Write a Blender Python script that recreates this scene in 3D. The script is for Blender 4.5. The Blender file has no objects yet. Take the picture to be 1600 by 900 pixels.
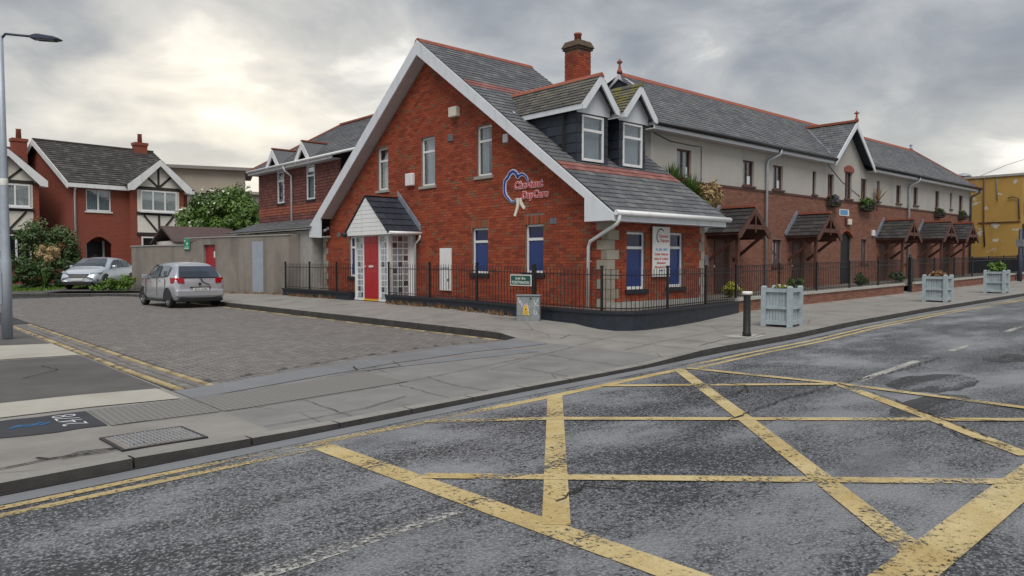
import bpy, math, random
from mathutils import Vector as V, Matrix
random.seed(7)
R = math.radians
S = bpy.context.scene
col = S.collection

# ------------------------------------------------------------------ camera
cam = bpy.data.cameras.new('camera')
cam.sensor_width = 36.0
cam.lens = 36.0 * 1155 / 1600
cam.clip_start = 0.05
cam.clip_end = 4000
co = bpy.data.objects.new('camera', cam)
col.objects.link(co)
co.location = (0, 0, 1.55)
co.rotation_euler = (R(90 - 2.03), 0, R(48.1 - 90))
S.camera = co
CAM = V((0, 0, 1.55))

# ------------------------------------------------------------------ world and sun
FILL_AZ, FILL_EL = R(228), R(56)          # added soft fill lamp, stands in for bright sky behind the camera
world = bpy.data.worlds.new('World')
S.world = world
world.use_nodes = True
wt = world.node_tree
wt.nodes.clear()


def wn(t, **k):
    n = wt.nodes.new(t)
    for a, b in k.items():
        setattr(n, a, b)
    return n


def wmath(op, a, b=None, c=None):
    n = wn('ShaderNodeMath', operation=op)
    for i, x in enumerate((a, b, c)):
        if x is None:
            continue
        if isinstance(x, (int, float)):
            n.inputs[i].default_value = x
        else:
            wt.links.new(x, n.inputs[i])
    return n.outputs[0]


def wramp(fac, stops):
    n = wn('ShaderNodeValToRGB')
    e = n.color_ramp.elements
    while len(e) < len(stops):
        e.new(.5)
    for i, (p, c) in enumerate(stops):
        e[i].position = p
        e[i].color = (c, c, c, 1) if isinstance(c, (int, float)) else (*c, 1)
    wt.links.new(fac, n.inputs[0])
    return n.outputs[0]


def wmix(fac, a, b, bt='MIX'):
    n = wn('ShaderNodeMix', data_type='RGBA', blend_type=bt)
    for s, x in ((n.inputs[0], fac), (n.inputs[6], a), (n.inputs[7], b)):
        if isinstance(x, (int, float)):
            s.default_value = x
        elif isinstance(x, tuple):
            s.default_value = (*x, 1)
        else:
            wt.links.new(x, s)
    return n.outputs[2]


sky = wn('ShaderNodeTexSky', sky_type='NISHITA')
sky.sun_disc = False
sky.sun_elevation = FILL_EL
sky.sun_rotation = R(90) - FILL_AZ
tc = wn('ShaderNodeTexCoord')
sep = wn('ShaderNodeSeparateXYZ')
wt.links.new(tc.outputs['Generated'], sep.inputs[0])
hz = wmath('MAXIMUM', sep.outputs[2], 0.0)
den = wmath('ADD', hz, 0.30)
cmb = wn('ShaderNodeCombineXYZ')
wt.links.new(wmath('DIVIDE', sep.outputs[0], den), cmb.inputs[0])
wt.links.new(wmath('DIVIDE', sep.outputs[1], den), cmb.inputs[1])


def wnoise(scale, det, rough, off, dist=0.0):
    mp = wn('ShaderNodeMapping')
    mp.inputs['Location'].default_value = off
    wt.links.new(cmb.outputs[0], mp.inputs[0])
    n = wn('ShaderNodeTexNoise')
    n.inputs['Scale'].default_value = scale
    n.inputs['Detail'].default_value = det
    n.inputs['Roughness'].default_value = rough
    n.inputs['Distortion'].default_value = dist
    wt.links.new(mp.outputs[0], n.inputs['Vector'])
    return n.outputs[0]


c1 = wramp(wnoise(1.15, 4, .5, (2.2, 7.9, 0), .35), [(0.36, 0.0), (0.64, 1.0)])
c2 = wramp(wnoise(3.2, 6, .56, (8.3, 4.2, 0), .4), [(0.33, 0.0), (0.68, 1.0)])
cl = wmath('ADD', wmath('MULTIPLY', c1, .60), wmath('MULTIPLY', c2, .40))
cloud = wramp(cl, [(0.05, (.165, .19, .235)), (0.40, (.27, .295, .33)), (0.68, (.42, .432, .445)), (0.95, (.88, .87, .82))])
# brighter, warmer cloud low over the horizon
low = wramp(hz, [(0.0, 1.0), (0.08, .70), (0.24, 0.0)])
cloud = wmix(low, cloud, wmix(.48, cloud, (.95, .90, .76)))
# thinner cloud low over the end of the side street lets more light through
gd = wn('ShaderNodeVectorMath', operation='DOT_PRODUCT')
wt.links.new(tc.outputs['Generated'], gd.inputs[0])
gd.inputs[1].default_value = (math.cos(R(70)) * math.cos(R(7)), math.sin(R(70)) * math.cos(R(7)), math.sin(R(7)))
thin = wmath('MULTIPLY', wramp(gd.outputs['Value'], [(.93, 0.0), (.98, .18), (1.0, .55)]), wramp(cl, [(.25, .35), (.75, 1.0)]))
cloud = wmix(thin, cloud, (1.25, 1.13, .90))
# thin gaps of open sky
gap = wramp(wnoise(0.6, 4, .5, (1.2, 9.4, 0), .2), [(0.60, 0.0), (0.72, .8)])
b1 = wn('ShaderNodeBackground')
b1.inputs[1].default_value = .11
wt.links.new(sky.outputs[0], b1.inputs[0])
b2 = wn('ShaderNodeBackground')
b2.inputs[1].default_value = 0.70
wt.links.new(cloud, b2.inputs[0])
ms = wn('ShaderNodeMixShader')
wt.links.new(gap, ms.inputs[0])
wt.links.new(b2.outputs[0], ms.inputs[1])
wt.links.new(b1.outputs[0], ms.inputs[2])
wo = wn('ShaderNodeOutputWorld')
wt.links.new(ms.outputs[0], wo.inputs[0])

sl = bpy.data.lights.new('sky_fill', 'SUN')
sl.energy = 1.5
sl.angle = R(40)
sl.color = (1.0, .96, .9)
so = bpy.data.objects.new('sky_fill', sl)
col.objects.link(so)
sd = V((math.cos(FILL_AZ) * math.cos(FILL_EL), math.sin(FILL_AZ) * math.cos(FILL_EL), math.sin(FILL_EL)))
so.rotation_euler = sd.to_track_quat('Z', 'Y').to_euler()
so.location = (-20, -20, 30)

S.view_settings.view_transform = 'Standard'
S.view_settings.look = 'None'
S.view_settings.exposure = 0.86
S.view_settings.gamma = 1.0
S.view_settings.use_curve_mapping = False
S.render.engine = 'CYCLES'
S.cycles.use_denoising = True
S.cycles.max_bounces = 6

# ------------------------------------------------------------------ materials
class NT:
    def __init__(s, name):
        s.m = bpy.data.materials.new(name)
        s.m.use_nodes = True
        s.t = s.m.node_tree
        s.b = s.t.nodes['Principled BSDF']
        s.pos = None

    def n(s, t, **k):
        n = s.t.nodes.new(t)
        for a, b in k.items():
            setattr(n, a, b)
        return n

    def put(s, sock, x):
        if isinstance(x, (int, float)):
            sock.default_value = x
        elif isinstance(x, tuple):
            sock.default_value = (*x, 1) if len(x) == 3 and sock.type == 'RGBA' else x
        else:
            s.t.links.new(x, sock)

    def P(s, sc=(1, 1, 1), off=(0, 0, 0), rot=(0, 0, 0)):
        if s.pos is None:
            s.pos = s.n('ShaderNodeNewGeometry').outputs['Position']
        mp = s.n('ShaderNodeMapping')
        mp.inputs['Scale'].default_value = sc
        mp.inputs['Location'].default_value = off
        mp.inputs['Rotation'].default_value = rot
        s.t.links.new(s.pos, mp.inputs[0])
        return mp.outputs[0]

    def noise(s, scale, det=4, rough=.55, sc=(1, 1, 1), off=(0, 0, 0), dist=0):
        n = s.n('ShaderNodeTexNoise')
        n.inputs['Scale'].default_value = scale
        n.inputs['Detail'].default_value = det
        n.inputs['Roughness'].default_value = rough
        n.inputs['Distortion'].default_value = dist
        s.t.links.new(s.P(sc, off), n.inputs['Vector'])
        return n.outputs[0]

    def voro(s, scale, feat='F1', sc=(1, 1, 1)):
        n = s.n('ShaderNodeTexVoronoi', feature=feat)
        n.inputs['Scale'].default_value = scale
        s.t.links.new(s.P(sc), n.inputs['Vector'])
        return n.outputs[0]

    def ramp(s, fac, stops):
        n = s.n('ShaderNodeValToRGB')
        e = n.color_ramp.elements
        while len(e) < len(stops):
            e.new(.5)
        for i, (p, c) in enumerate(stops):
            e[i].position = p
            e[i].color = (c, c, c, 1) if isinstance(c, (int, float)) else (*c, 1)
        s.t.links.new(fac, n.inputs[0])
        return n.outputs[0]

    def mix(s, fac, a, b, bt='MIX'):
        n = s.n('ShaderNodeMix', data_type='RGBA', blend_type=bt)
        s.put(n.inputs[0], fac)
        s.put(n.inputs[6], a)
        s.put(n.inputs[7], b)
        return n.outputs[2]

    def math(s, op, a, b=0.0):
        n = s.n('ShaderNodeMath', operation=op)
        s.put(n.inputs[0], a)
        s.put(n.inputs[1], b)
        return n.outputs[0]

    def rnd(s):
        n = s.n('ShaderNodeAttribute')
        n.attribute_name = 'rnd'
        return n.outputs['Fac']

    def bump(s, h, st=.3, dist=.01):
        n = s.n('ShaderNodeBump')
        n.inputs['Strength'].default_value = st
        n.inputs['Distance'].default_value = dist
        s.t.links.new(h, n.inputs['Height'])
        s.t.links.new(n.outputs[0], s.b.inputs['Normal'])

    def done(s, c=None, rough=.7, metal=0.0, spec=None):
        if c is not None:
            s.put(s.b.inputs['Base Color'], c)
        s.put(s.b.inputs['Roughness'], rough)
        s.b.inputs['Metallic'].default_value = metal
        if spec is not None:
            s.b.inputs['Specular IOR Level'].default_value = spec
        return s.m

    def wear(s, mask):
        tr = s.n('ShaderNodeBsdfTransparent')
        mx = s.n('ShaderNodeMixShader')
        s.put(mx.inputs[0], mask)
        s.t.links.new(tr.outputs[0], mx.inputs[1])
        s.t.links.new(s.b.outputs[0], mx.inputs[2])
        s.t.links.new(mx.outputs[0], s.t.nodes['Material Output'].inputs[0])


M = {}


def plain(name, c, rough=.6, metal=0.0, var=.12, scale=3.0, spec=None):
    """a painted or plain material with slight soiling and grain"""
    t = NT(name)
    d = tuple(x * (1 - var) for x in c)
    l = tuple(min(1, x * (1 + var)) for x in c)
    k = t.mix(t.ramp(t.noise(scale, 6, .65), [(.3, 0.0), (.7, 1.0)]), d, l)
    M[name] = t.done(k, rough, metal, spec)


def pieces_mat(name, stops, rough=.8, grain=60, gvar=.35, spec=None, moss=None, stain=None):
    """colour picked per piece by its rnd attribute, plus grain"""
    t = NT(name)
    k = t.ramp(t.rnd(), stops)
    g = t.ramp(t.noise(grain, 4, .7), [(.25, 1 - gvar), (.75, 1 + gvar * .6)])
    k = t.mix(1.0, k, g, 'MULTIPLY')
    if stain:
        k = t.mix(t.ramp(t.noise(.55, 5, .6), [(.5, 0.0), (.75, stain[1])]), k, stain[0])
    if name == 'brick':
        k = t.mix(t.ramp(t.noise(1.5, 5, .62, (1, 1, .3), (3, 3, 0)), [(.5, 0.0), (.78, .55)]), k, (.11, .032, .02))
        k = t.mix(t.ramp(t.noise(2.2, 6, .65, (1, 1, .5), (8, 1, 0)), [(.58, 0.0), (.8, .35)]), k, (.34, .17, .11))
    if moss:
        k = t.mix(t.ramp(t.noise(moss[1], 6, .7), [(moss[2], 0.0), (moss[2] + .12, .9)]), k, moss[0])
    t.bump(t.noise(grain * 1.5, 3), .25, .004)
    M[name] = t.done(k, rough, 0, spec)


pieces_mat('brick', [(0, (.20, .034, .015)), (.25, (.29, .05, .02)), (.65, (.34, .062, .024)), (.88, (.38, .082, .032)), (.94, (.24, .09, .045)), (1, (.21, .11, .06))], .85)
pieces_mat('terrace_brick', [(0, (.185, .078, .054)), (.4, (.235, .098, .066)), (.8, (.265, .118, .08)), (1, (.20, .10, .072))], .85)
pieces_mat('slate', [(0, (.085, .090, .10)), (.5, (.112, .117, .126)), (.85, (.14, .143, .15)), (1, (.17, .17, .17))], .55, 14, .3, stain=((.17, .17, .16), .4))
pieces_mat('slate_red', [(0, (.20, .075, .065)), (.5, (.25, .10, .088)), (1, (.30, .135, .12))], .65, 14, .3)
pieces_mat('slate_moss', [(0, (.075, .08, .075)), (.5, (.11, .11, .095)), (1, (.16, .15, .115))], .8, 14, .35, moss=((.16, .145, .02), 4.5, .46))
pieces_mat('slate_lichen', [(0, (.07, .072, .07)), (.5, (.105, .10, .09)), (1, (.15, .14, .115))], .8, 14, .35, moss=((.13, .115, .075), 3.5, .58))
pieces_mat('slate_canopy', [(0, (.022, .021, .022)), (.6, (.034, .032, .032)), (1, (.055, .052, .05))], .65, 14, .3)
pieces_mat('slate_hung', [(0, (.016, .022, .034)), (.6, (.022, .029, .043)), (1, (.032, .039, .054))], .6, 14, .25)
pieces_mat('tile_dark', [(0, (.038, .034, .032)), (.6, (.062, .056, .052)), (1, (.10, .092, .085))], .75, 14, .3)
pieces_mat('tile_hung', [(0, (.12, .04, .034)), (.6, (.165, .056, .046)), (1, (.21, .078, .062))], .8, 14, .3)
pieces_mat('tile_red', [(0, (.24, .065, .035)), (1, (.32, .10, .06))], .8, 14, .3)
pieces_mat('paver', [(0, (.15, .138, .13)), (.5, (.178, .165, .156)), (.85, (.20, .187, .177)), (1, (.23, .21, .195))], .66, 40, .22, stain=((.14, .13, .122), .25))
pieces_mat('paver_yellow', [(0, (.16, .12, .075)), (.35, (.30, .23, .12)), (.7, (.42, .33, .17)), (1, (.47, .38, .22))], .75, 30, .35)
pieces_mat('quoin_stone', [(0, (.26, .235, .19)), (1, (.36, .33, .27))], .85, 25, .2)

t = NT('kerb_concrete')
k = t.ramp(t.rnd(), [(0, (.24, .232, .215)), (1, (.31, .30, .275))])
k = t.mix(t.ramp(t.noise(30, 5, .7), [(.3, 0.0), (.75, .5)]), k, (.15, .142, .128))
k = t.mix(t.ramp(t.noise(1.6, 5, .6), [(.45, 0.0), (.7, .6)]), k, (.15, .14, .125))
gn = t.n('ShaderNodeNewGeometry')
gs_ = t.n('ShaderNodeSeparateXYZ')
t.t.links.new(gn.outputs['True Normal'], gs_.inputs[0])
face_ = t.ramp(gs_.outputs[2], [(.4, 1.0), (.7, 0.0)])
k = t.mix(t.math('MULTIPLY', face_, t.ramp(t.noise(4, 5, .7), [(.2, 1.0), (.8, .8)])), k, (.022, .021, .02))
t.bump(t.noise(60, 4), .4, .006)
M['kerb_concrete'] = t.done(k, .8)

plain('mortar', (.20, .13, .10), .9, 0, .25, 20)
plain('terrace_mortar', (.25, .16, .125), .9, 0, .25, 20)
for nm_, c_, r_ in (('upvc', (.76, .77, .78), .38), ('white_board', (.68, .71, .76), .45)):
    t = NT(nm_)
    k = t.mix(t.ramp(t.noise(2.0, 5, .6), [(.3, 0.0), (.7, 1.0)]), tuple(x * .92 for x in c_), c_)
    k = t.mix(t.ramp(t.noise(5.0, 5, .65, (1, 1, .22)), [(.52, 0.0), (.78, .45)]), k, (.36, .35, .31))
    k = t.mix(t.ramp(t.noise(38, 4, .7), [(.55, 0.0), (.8, .3)]), k, (.42, .42, .38))
    M[nm_] = t.done(k, r_)
plain('soffit', (.50, .46, .46), .6, 0, .08)
plain('chimney_brown', (.085, .058, .036), .9, 0, .4, 9)
plain('stone_sill', (.32, .31, .29), .8, 0, .2, 9)
plain('black_paint', (.012, .015, .022), .5, 0, .4, 8)
plain('iron', (.010, .010, .012), .45, 0, .3, 8)
plain('dark_wall', (.013, .018, .028), .55, 0, .45, 6)
plain('lead', (.23, .26, .32), .55, .3, .25, 7)
plain('terracotta', (.26, .075, .045), .8, 0, .2, 9)
plain('red_door', (.36, .008, .014), .35, 0, .08)
plain('red_gate', (.30, .012, .02), .45, 0, .2)
plain('chrome', (.7, .7, .7), .2, .9, .02)
plain('brown_wood', (.088, .034, .024), .6, 0, .25, 10)
plain('brown_frame', (.085, .035, .028), .55, 0, .2, 9)
plain('dark_door', (.008, .010, .013), .5, 0, .2)
plain('cream_render', (.70, .67, .60), .85, 0, .08, 4)
plain('black_timber', (.028, .022, .02), .7, 0, .25, 9)
plain('planter_paint', (.32, .375, .405), .6, 0, .16, 6)
plain('soil', (.04, .03, .02), .95, 0, .3, 30)
plain('galvanised', (.33, .36, .385), .45, .35, .12, 7)
plain('lamp_grey', (.34, .38, .44), .5, .25, .1, 4)
plain('lamp_dark', (.035, .045, .075), .5, 0, .1, 4)
plain('white_paint_bollard', (.74, .73, .70), .6, 0, .08, 9)
plain('sign_green', (.008, .085, .06), .45, 0, .05)
plain('safety_green', (.02, .24, .14), .5, 0, .08)
plain('sign_white', (.68, .69, .67), .5, 0, .05)
plain('sign_blue', (.10, .27, .50), .5, 0, .1, 9)
plain('letter_blue', (.008, .03, .24), .4, 0, .05)
plain('letter_red', (.52, .015, .03), .4, 0, .05)
plain('letter_pink', (.80, .55, .56), .4, 0, .04)
plain('letter_pale', (.62, .68, .86), .4, 0, .04)
plain('letter_cream', (.78, .72, .62), .45, 0, .05)
plain('letter_dark', (.05, .07, .12), .5, 0, .05)
plain('warning_yellow', (.70, .42, .02), .5, 0, .1, 20)
plain('cabinet_grey', (.21, .235, .245), .55, .1, .2, 9)
plain('graffiti', (.58, .59, .61), .6, 0, .06)
plain('graffiti_pink', (.56, .44, .48), .6, 0, .06)
plain('graffiti_blue', (.02, .09, .20), .7, 0, .25, 14)
plain('alarm_white', (.70, .70, .72), .4, 0, .05)
plain('alarm_cream', (.66, .62, .53), .45, 0, .05)
plain('vent_grey', (.16, .17, .19), .7, 0, .25, 14)
plain('beige_block', (.33, .29, .24), .9, 0, .07, .4)
plain('beige_trim', (.22, .20, .185), .85, 0, .08, .5)
plain('cable', (.03, .03, .032), .6)
plain('roof_felt', (.07, .07, .072), .85, 0, .2, 6)
plain('shed_roof', (.085, .055, .05), .85, 0, .25, 5)
plain('tyre', (.012, .012, .013), .85)
plain('rim', (.30, .31, .32), .35, .7, .05)
plain('plastic_black', (.014, .014, .016), .5)
plain('tail_red', (.30, .006, .012), .15, 0, .05)
plain('head_lamp', (.45, .5, .55), .1, .3, .05)
plain('plate', (.62, .63, .60), .5, 0, .05)
plain('maroon_paint', (.10, .006, .012), .25, 0, .05)
plain('bark', (.06, .045, .032), .9, 0, .35, 14)
plain('flower_white', (.70, .69, .58), .8, 0, .08)
plain('flower_purple', (.16, .10, .20), .8, 0, .2)
plain('flower_red', (.24, .03, .04), .8, 0, .2)
plain('concrete_pale', (.36, .35, .32), .85, 0, .18, 5)
plain('blue_film', (.024, .046, .165), .2, 0, .12, 1.2, .25)
plain('blue_dark', (.006, .010, .07), .1, 0, .2, 1.2, .35)
plain('crack', (.02, .018, .016), .95)


def glassmat(name, c, rough=.04):
    t = NT(name)
    k = t.mix(t.ramp(t.noise(1.3, 3), [(.35, 0.0), (.65, 1.0)]), tuple(x * .7 for x in c), tuple(x * 1.3 for x in c))
    m = t.done(k, rough, 0, .9)
    t.b.inputs['IOR'].default_value = 1.7
    M[name] = m


t = NT('glass_clear')
t.done((.02, .022, .025), .03, 0, .6)
lw0 = t.n('ShaderNodeLayerWeight')
lw0.inputs[0].default_value = .5
fr0 = t.math('ADD', .10, t.math('MULTIPLY', t.math('POWER', lw0.outputs['Facing'], 4.0), .7))
tr0 = t.n('ShaderNodeBsdfTransparent')
tr0.inputs[0].default_value = (.80, .84, .86, 1)
gl0 = t.n('ShaderNodeBsdfGlossy')
gl0.inputs[0].default_value = (.95, .97, 1, 1)
gl0.inputs['Roughness'].default_value = .03
nb = t.n('ShaderNodeBump')
nb.inputs['Strength'].default_value = .08
nb.inputs['Distance'].default_value = .02
t.t.links.new(t.noise(2.5, 2), nb.inputs['Height'])
t.t.links.new(nb.outputs[0], gl0.inputs['Normal'])
mx0 = t.n('ShaderNodeMixShader')
t.t.links.new(fr0, mx0.inputs[0])
t.t.links.new(tr0.outputs[0], mx0.inputs[1])
t.t.links.new(gl0.outputs[0], mx0.inputs[2])
t.t.links.new(mx0.outputs[0], t.t.nodes['Material Output'].inputs[0])
M['glass_clear'] = t.m
plain('net_curtain', (.42, .44, .46), .9, 0, .08, 6)
plain('dark_room', (.02, .02, .022), .9)
glassmat('glass_pale', (.20, .225, .25))
glassmat('glass_mid', (.09, .105, .12))
glassmat('glass_dark', (.015, .017, .02))
glassmat('glass_car', (.018, .027, .042))
glassmat('glass_curtain', (.36, .39, .42), .15)
glassmat('glass_block', (.24, .29, .31), .12)
glassmat('glass_block_dark', (.045, .055, .065), .1)

t = NT('car_silver')
m_ = t.done((.50, .52, .56), .25, .55)
t.b.inputs['Coat Weight'].default_value = .6
t.b.inputs['Coat Roughness'].default_value = .06
M['car_silver'] = m_
t = NT('car_silver_blue')
m_ = t.done((.58, .63, .70), .28, .45)
t.b.inputs['Coat Weight'].default_value = .6
t.b.inputs['Coat Roughness'].default_value = .06
M['car_silver_blue'] = m_

# worn chip-seal road: dark stones with pale dust between, in patches
t = NT('asphalt')
vs = t.voro(50)
chip = t.ramp(vs, [(.12, (.38, .39, .41)), (.32, (.21, .217, .23)), (.62, (.04, .041, .045))])
fine = t.noise(110, 3, .7)
base = t.mix(t.ramp(fine, [(.3, 0.0), (.7, 1.0)]), (.20, .209, .225), (.31, .322, .343))
zone_ = t.noise(.60, 6, .66, (.62, 1.25, 1), (2.3, 5, 0))
chipz = t.ramp(zone_, [(.42, 1.0), (.60, 0.0)])
k = t.mix(t.math('ADD', .45, t.math('MULTIPLY', chipz, .5)), base, chip)
flk = t.noise(26, 5, .72, (.9, 1.25, 1), (0, 0, 0), .7)
th = t.math('ADD', flk, t.math('MULTIPLY', t.math('SUBTRACT', zone_, .5), .50))
k = t.mix(t.ramp(th, [(.435, .97), (.47, 0.0)]), k, (.018, .019, .022))
sy = t.n('ShaderNodeSeparateXYZ')
t.t.links.new(t.P(), sy.inputs[0])
k = t.mix(t.ramp(zone_, [(.52, 0.0), (.66, .55)]), k, (.30, .31, .33))
seam = t.math('SUBTRACT', sy.outputs[1], t.math('MULTIPLY', sy.outputs[0], .10))
seam = t.math('ADD', seam, t.math('MULTIPLY', t.noise(5, 3), .10))
lane = t.ramp(t.math('MULTIPLY', seam, .1), [(.360, 1.0), (.364, 0.0)])
k = t.mix(t.math('MULTIPLY', lane, .14), k, (.045, .046, .05))
k = t.mix(t.ramp(t.noise(.8, 3, .5, (.6, 1.3, 1), (7, 1, 0)), [(.62, 0.0), (.76, .55)]), k, (.05, .05, .052))
t.bump(t.math('ADD', t.math('MULTIPLY', vs, -.8), flk), .8, .014)
M['asphalt'] = t.done(k, t.ramp(flk, [(.3, .34), (.7, .54)]), 0, .55)

t = NT('pavement_asphalt')
k = t.mix(t.ramp(t.noise(120, 4, .7), [(.35, 0.0), (.65, 1.0)]), (.05, .048, .047), (.105, .10, .096))
k = t.mix(t.ramp(t.noise(.9, 5, .6), [(.42, 0.0), (.68, .6)]), k, (.14, .13, .12))
t.bump(t.noise(130, 3), .4, .006)
M['pavement_asphalt'] = t.done(k, .75)


def concrete(name, a, b, dirt, crack=True):
    t = NT(name)
    k = t.mix(t.ramp(t.noise(1.6, 7, .65), [(.3, 0.0), (.7, 1.0)]), a, b)
    k = t.mix(t.ramp(t.noise(90, 4, .75), [(.42, .0), (.7, .35)]), k, tuple(x * .5 for x in a))
    k = t.mix(t.ramp(t.noise(.7, 6, .6, (1, 1, 1), (4, 4, 0)), [(.5, 0.0), (.72, .75)]), k, dirt)
    if crack:
        ck = t.ramp(t.voro(.62, 'DISTANCE_TO_EDGE'), [(.0, 1.0), (.006, 0.0)])
        gate = t.ramp(t.noise(.5, 2), [(.5, 0.0), (.55, 1.0)])
        k = t.mix(t.math('MULTIPLY', ck, gate), k, (.045, .04, .035))
    t.bump(t.noise(70, 5, .7), .35, .006)
    M[name] = t.done(k, t.ramp(t.noise(1.2, 3), [(.3, .5), (.7, .8)]))


concrete('pavement_concrete', (.225, .213, .198), (.30, .286, .265), (.15, .138, .124))
concrete('crossing_concrete', (.185, .182, .178), (.25, .246, .24), (.135, .13, .124))
concrete('smooth_screed', (.17, .178, .19), (.21, .218, .23), (.15, .15, .152), False)
concrete('cream_slab', (.38, .36, .31), (.46, .44, .385), (.28, .255, .21), False)
concrete('black_tar', (.020, .022, .027), (.036, .038, .045), (.055, .055, .06), False)
concrete('garden_concrete', (.13, .12, .105), (.20, .19, .17), (.08, .08, .06))

t = NT('ribbed_concrete')
w = t.n('ShaderNodeTexWave')
w.inputs['Scale'].default_value = 5.2
w.inputs['Distortion'].default_value = .8
t.t.links.new(t.P((1, .25, 1), (0, 0, 0), (0, 0, R(8))), w.inputs['Vector'])
k = t.mix(w.outputs[1], (.17, .166, .157), (.215, .208, .195))
k = t.mix(t.ramp(t.noise(60, 4, .7), [(.4, 0.0), (.7, .5)]), k, (.09, .088, .085))
t.bump(w.outputs[1], .5, .01)
M['ribbed_concrete'] = t.done(k, .7)


def roadpaint(name, c, d, cut):
    t = NT(name)
    k = t.mix(t.ramp(t.noise(1.7, 6, .65), [(.35, 0.0), (.65, 1.0)]), c, d)
    k = t.mix(t.ramp(t.noise(60, 4, .75), [(.42, 0.0), (.72, .55)]), k, tuple(x * .45 for x in d))
    k = t.mix(t.ramp(t.noise(3.0, 4, .6, (1, 1, 1), (3, 8, 0)), [(.56, 0.0), (.74, .6)]), k, (.22, .19, .13))
    big = t.math('MULTIPLY', t.math('SUBTRACT', t.noise(1.0, 4, .55, (.35, 2.0, 1), (9, 2, 0)), .5), .80)
    w1 = t.ramp(t.math('ADD', t.noise(30, 6, .75), big), [(cut, 0.0), (cut + .09, 1.0)])
    t.done(k, .7)
    t.bump(t.noise(90, 3), .3, .006)
    t.wear(w1)
    M[name] = t.m


roadpaint('yellow_paint', (.60, .49, .26), (.45, .33, .13), .37)
roadpaint('yellow_paint_worn', (.52, .40, .18), (.42, .33, .16), .43)
roadpaint('white_paint', (.58, .57, .53), (.40, .39, .365), .465)

# render wall with damp streaks running down from the coping
t = NT('wall_render')
k = t.mix(t.ramp(t.noise(1.1, 7, .65), [(.3, 0.0), (.7, 1.0)]), (.19, .17, .145), (.275, .25, .22))
k = t.mix(t.ramp(t.noise(1.0, 5, .6, (1, 1, .18)), [(.52, 0.0), (.7, .8)]), k, (.075, .068, .06))
k = t.mix(t.ramp(t.noise(25, 5, .7), [(.4, 0.0), (.75, .4)]), k, (.15, .135, .115))
t.bump(t.noise(30, 5), .35, .01)
M['wall_render'] = t.done(k, .9)

t = NT('terrace_render')
k = t.mix(t.ramp(t.noise(.9, 6, .65), [(.3, 0.0), (.7, 1.0)]), (.385, .365, .338), (.45, .43, .40))
k = t.mix(t.ramp(t.noise(1.2, 5, .6, (1, 1, .15)), [(.56, 0.0), (.75, .5)]), k, (.25, .235, .21))
t.bump(t.noise(60, 4), .3, .006)
M['terrace_render'] = t.done(k, .9)

t = NT('yellow_render')
k = t.mix(t.ramp(t.noise(.8, 6, .6), [(.3, 0.0), (.7, 1.0)]), (.33, .20, .05), (.42, .255, .065))
peel = t.ramp(t.noise(1.25, 4, .55, (1, 1, 1.4), (0, 8.2, 1.9)), [(.625, 0.0), (.64, 1.0)])
k = t.mix(peel, k, (.46, .45, .42))
k = t.mix(t.ramp(t.noise(1.4, 5, .6, (1, 1, .12), (0, 3, 0)), [(.6, 0.0), (.75, .6)]), k, (.13, .085, .03))
t.bump(t.noise(20, 5), .4, .01)
M['yellow_render'] = t.done(k, .85)

t = NT('house_brick')
bt = t.n('ShaderNodeTexBrick')
for a_, b_ in (('Color1', (.27, .052, .03, 1)), ('Color2', (.205, .042, .025, 1)), ('Mortar', (.22, .11, .075, 1))):
    bt.inputs[a_].default_value = b_
bt.inputs['Scale'].default_value = 1.0
bt.inputs['Mortar Size'].default_value = .006
bt.inputs['Brick Width'].default_value = .225
bt.inputs['Row Height'].default_value = .075
sx = t.n('ShaderNodeSeparateXYZ')
t.t.links.new(t.P(), sx.inputs[0])
cx_ = t.n('ShaderNodeCombineXYZ')
t.t.links.new(t.math('ADD', sx.outputs[0], sx.outputs[1]), cx_.inputs[0])
t.t.links.new(sx.outputs[2], cx_.inputs[1])
t.t.links.new(cx_.outputs[0], bt.inputs['Vector'])
k = t.mix(t.ramp(t.noise(.6, 5, .6), [(.45, 0.0), (.75, .45)]), bt.outputs[0], (.20, .07, .042))
M['house_brick'] = t.done(k, .85)

t = NT('grass')
k = t.mix(t.noise(2.0, 4), (.045, .085, .012), (.10, .17, .02))
M['grass'] = t.done(k, .9)


def leafmat(name, a, b, c):
    t = NT(name)
    k = t.ramp(t.rnd(), [(0, a), (.6, b), (1, c)])
    m = t.done(k, .6)
    t.b.inputs['Subsurface Weight'].default_value = 0
    M[name] = m


leafmat('leaf_dark', (.012, .03, .006), (.03, .065, .012), (.055, .105, .02))
leafmat('leaf_mid', (.03, .07, .01), (.065, .13, .018), (.12, .20, .04))
leafmat('leaf_tree', (.035, .085, .012), (.08, .155, .022), (.15, .25, .05))
leafmat('leaf_bright', (.05, .11, .01), (.10, .19, .02), (.16, .26, .04))
leafmat('leaf_olive', (.02, .045, .010), (.05, .09, .02), (.14, .17, .065))
leafmat('leaf_straw', (.27, .18, .085), (.42, .30, .15), (.54, .41, .22))
leafmat('leaf_rust', (.14, .075, .03), (.24, .13, .055), (.34, .20, .10))
leafmat('leaf_yellow', (.10, .12, .01), (.28, .27, .02), (.42, .38, .03))

# ------------------------------------------------------------------ builders
MAT = {}            # root object name -> its matrix


def root(name, loc, label, cat, group=None, rz=0.0):
    o = bpy.data.objects.new(name, None)
    o.empty_display_size = .2
    col.objects.link(o)
    o.location = loc
    o.rotation_euler = (0, 0, rz)
    o['label'] = label
    o['category'] = cat
    if group:
        o['group'] = group
    MAT[o.name] = Matrix.Translation(V(loc)) @ Matrix.Rotation(rz, 4, 'Z')
    return o


def tag(o, label=None, cat=None, group=None, kind=None):
    for k, v in (('label', label), ('category', cat), ('group', group), ('kind', kind)):
        if v:
            o[k] = v
    return o


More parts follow.
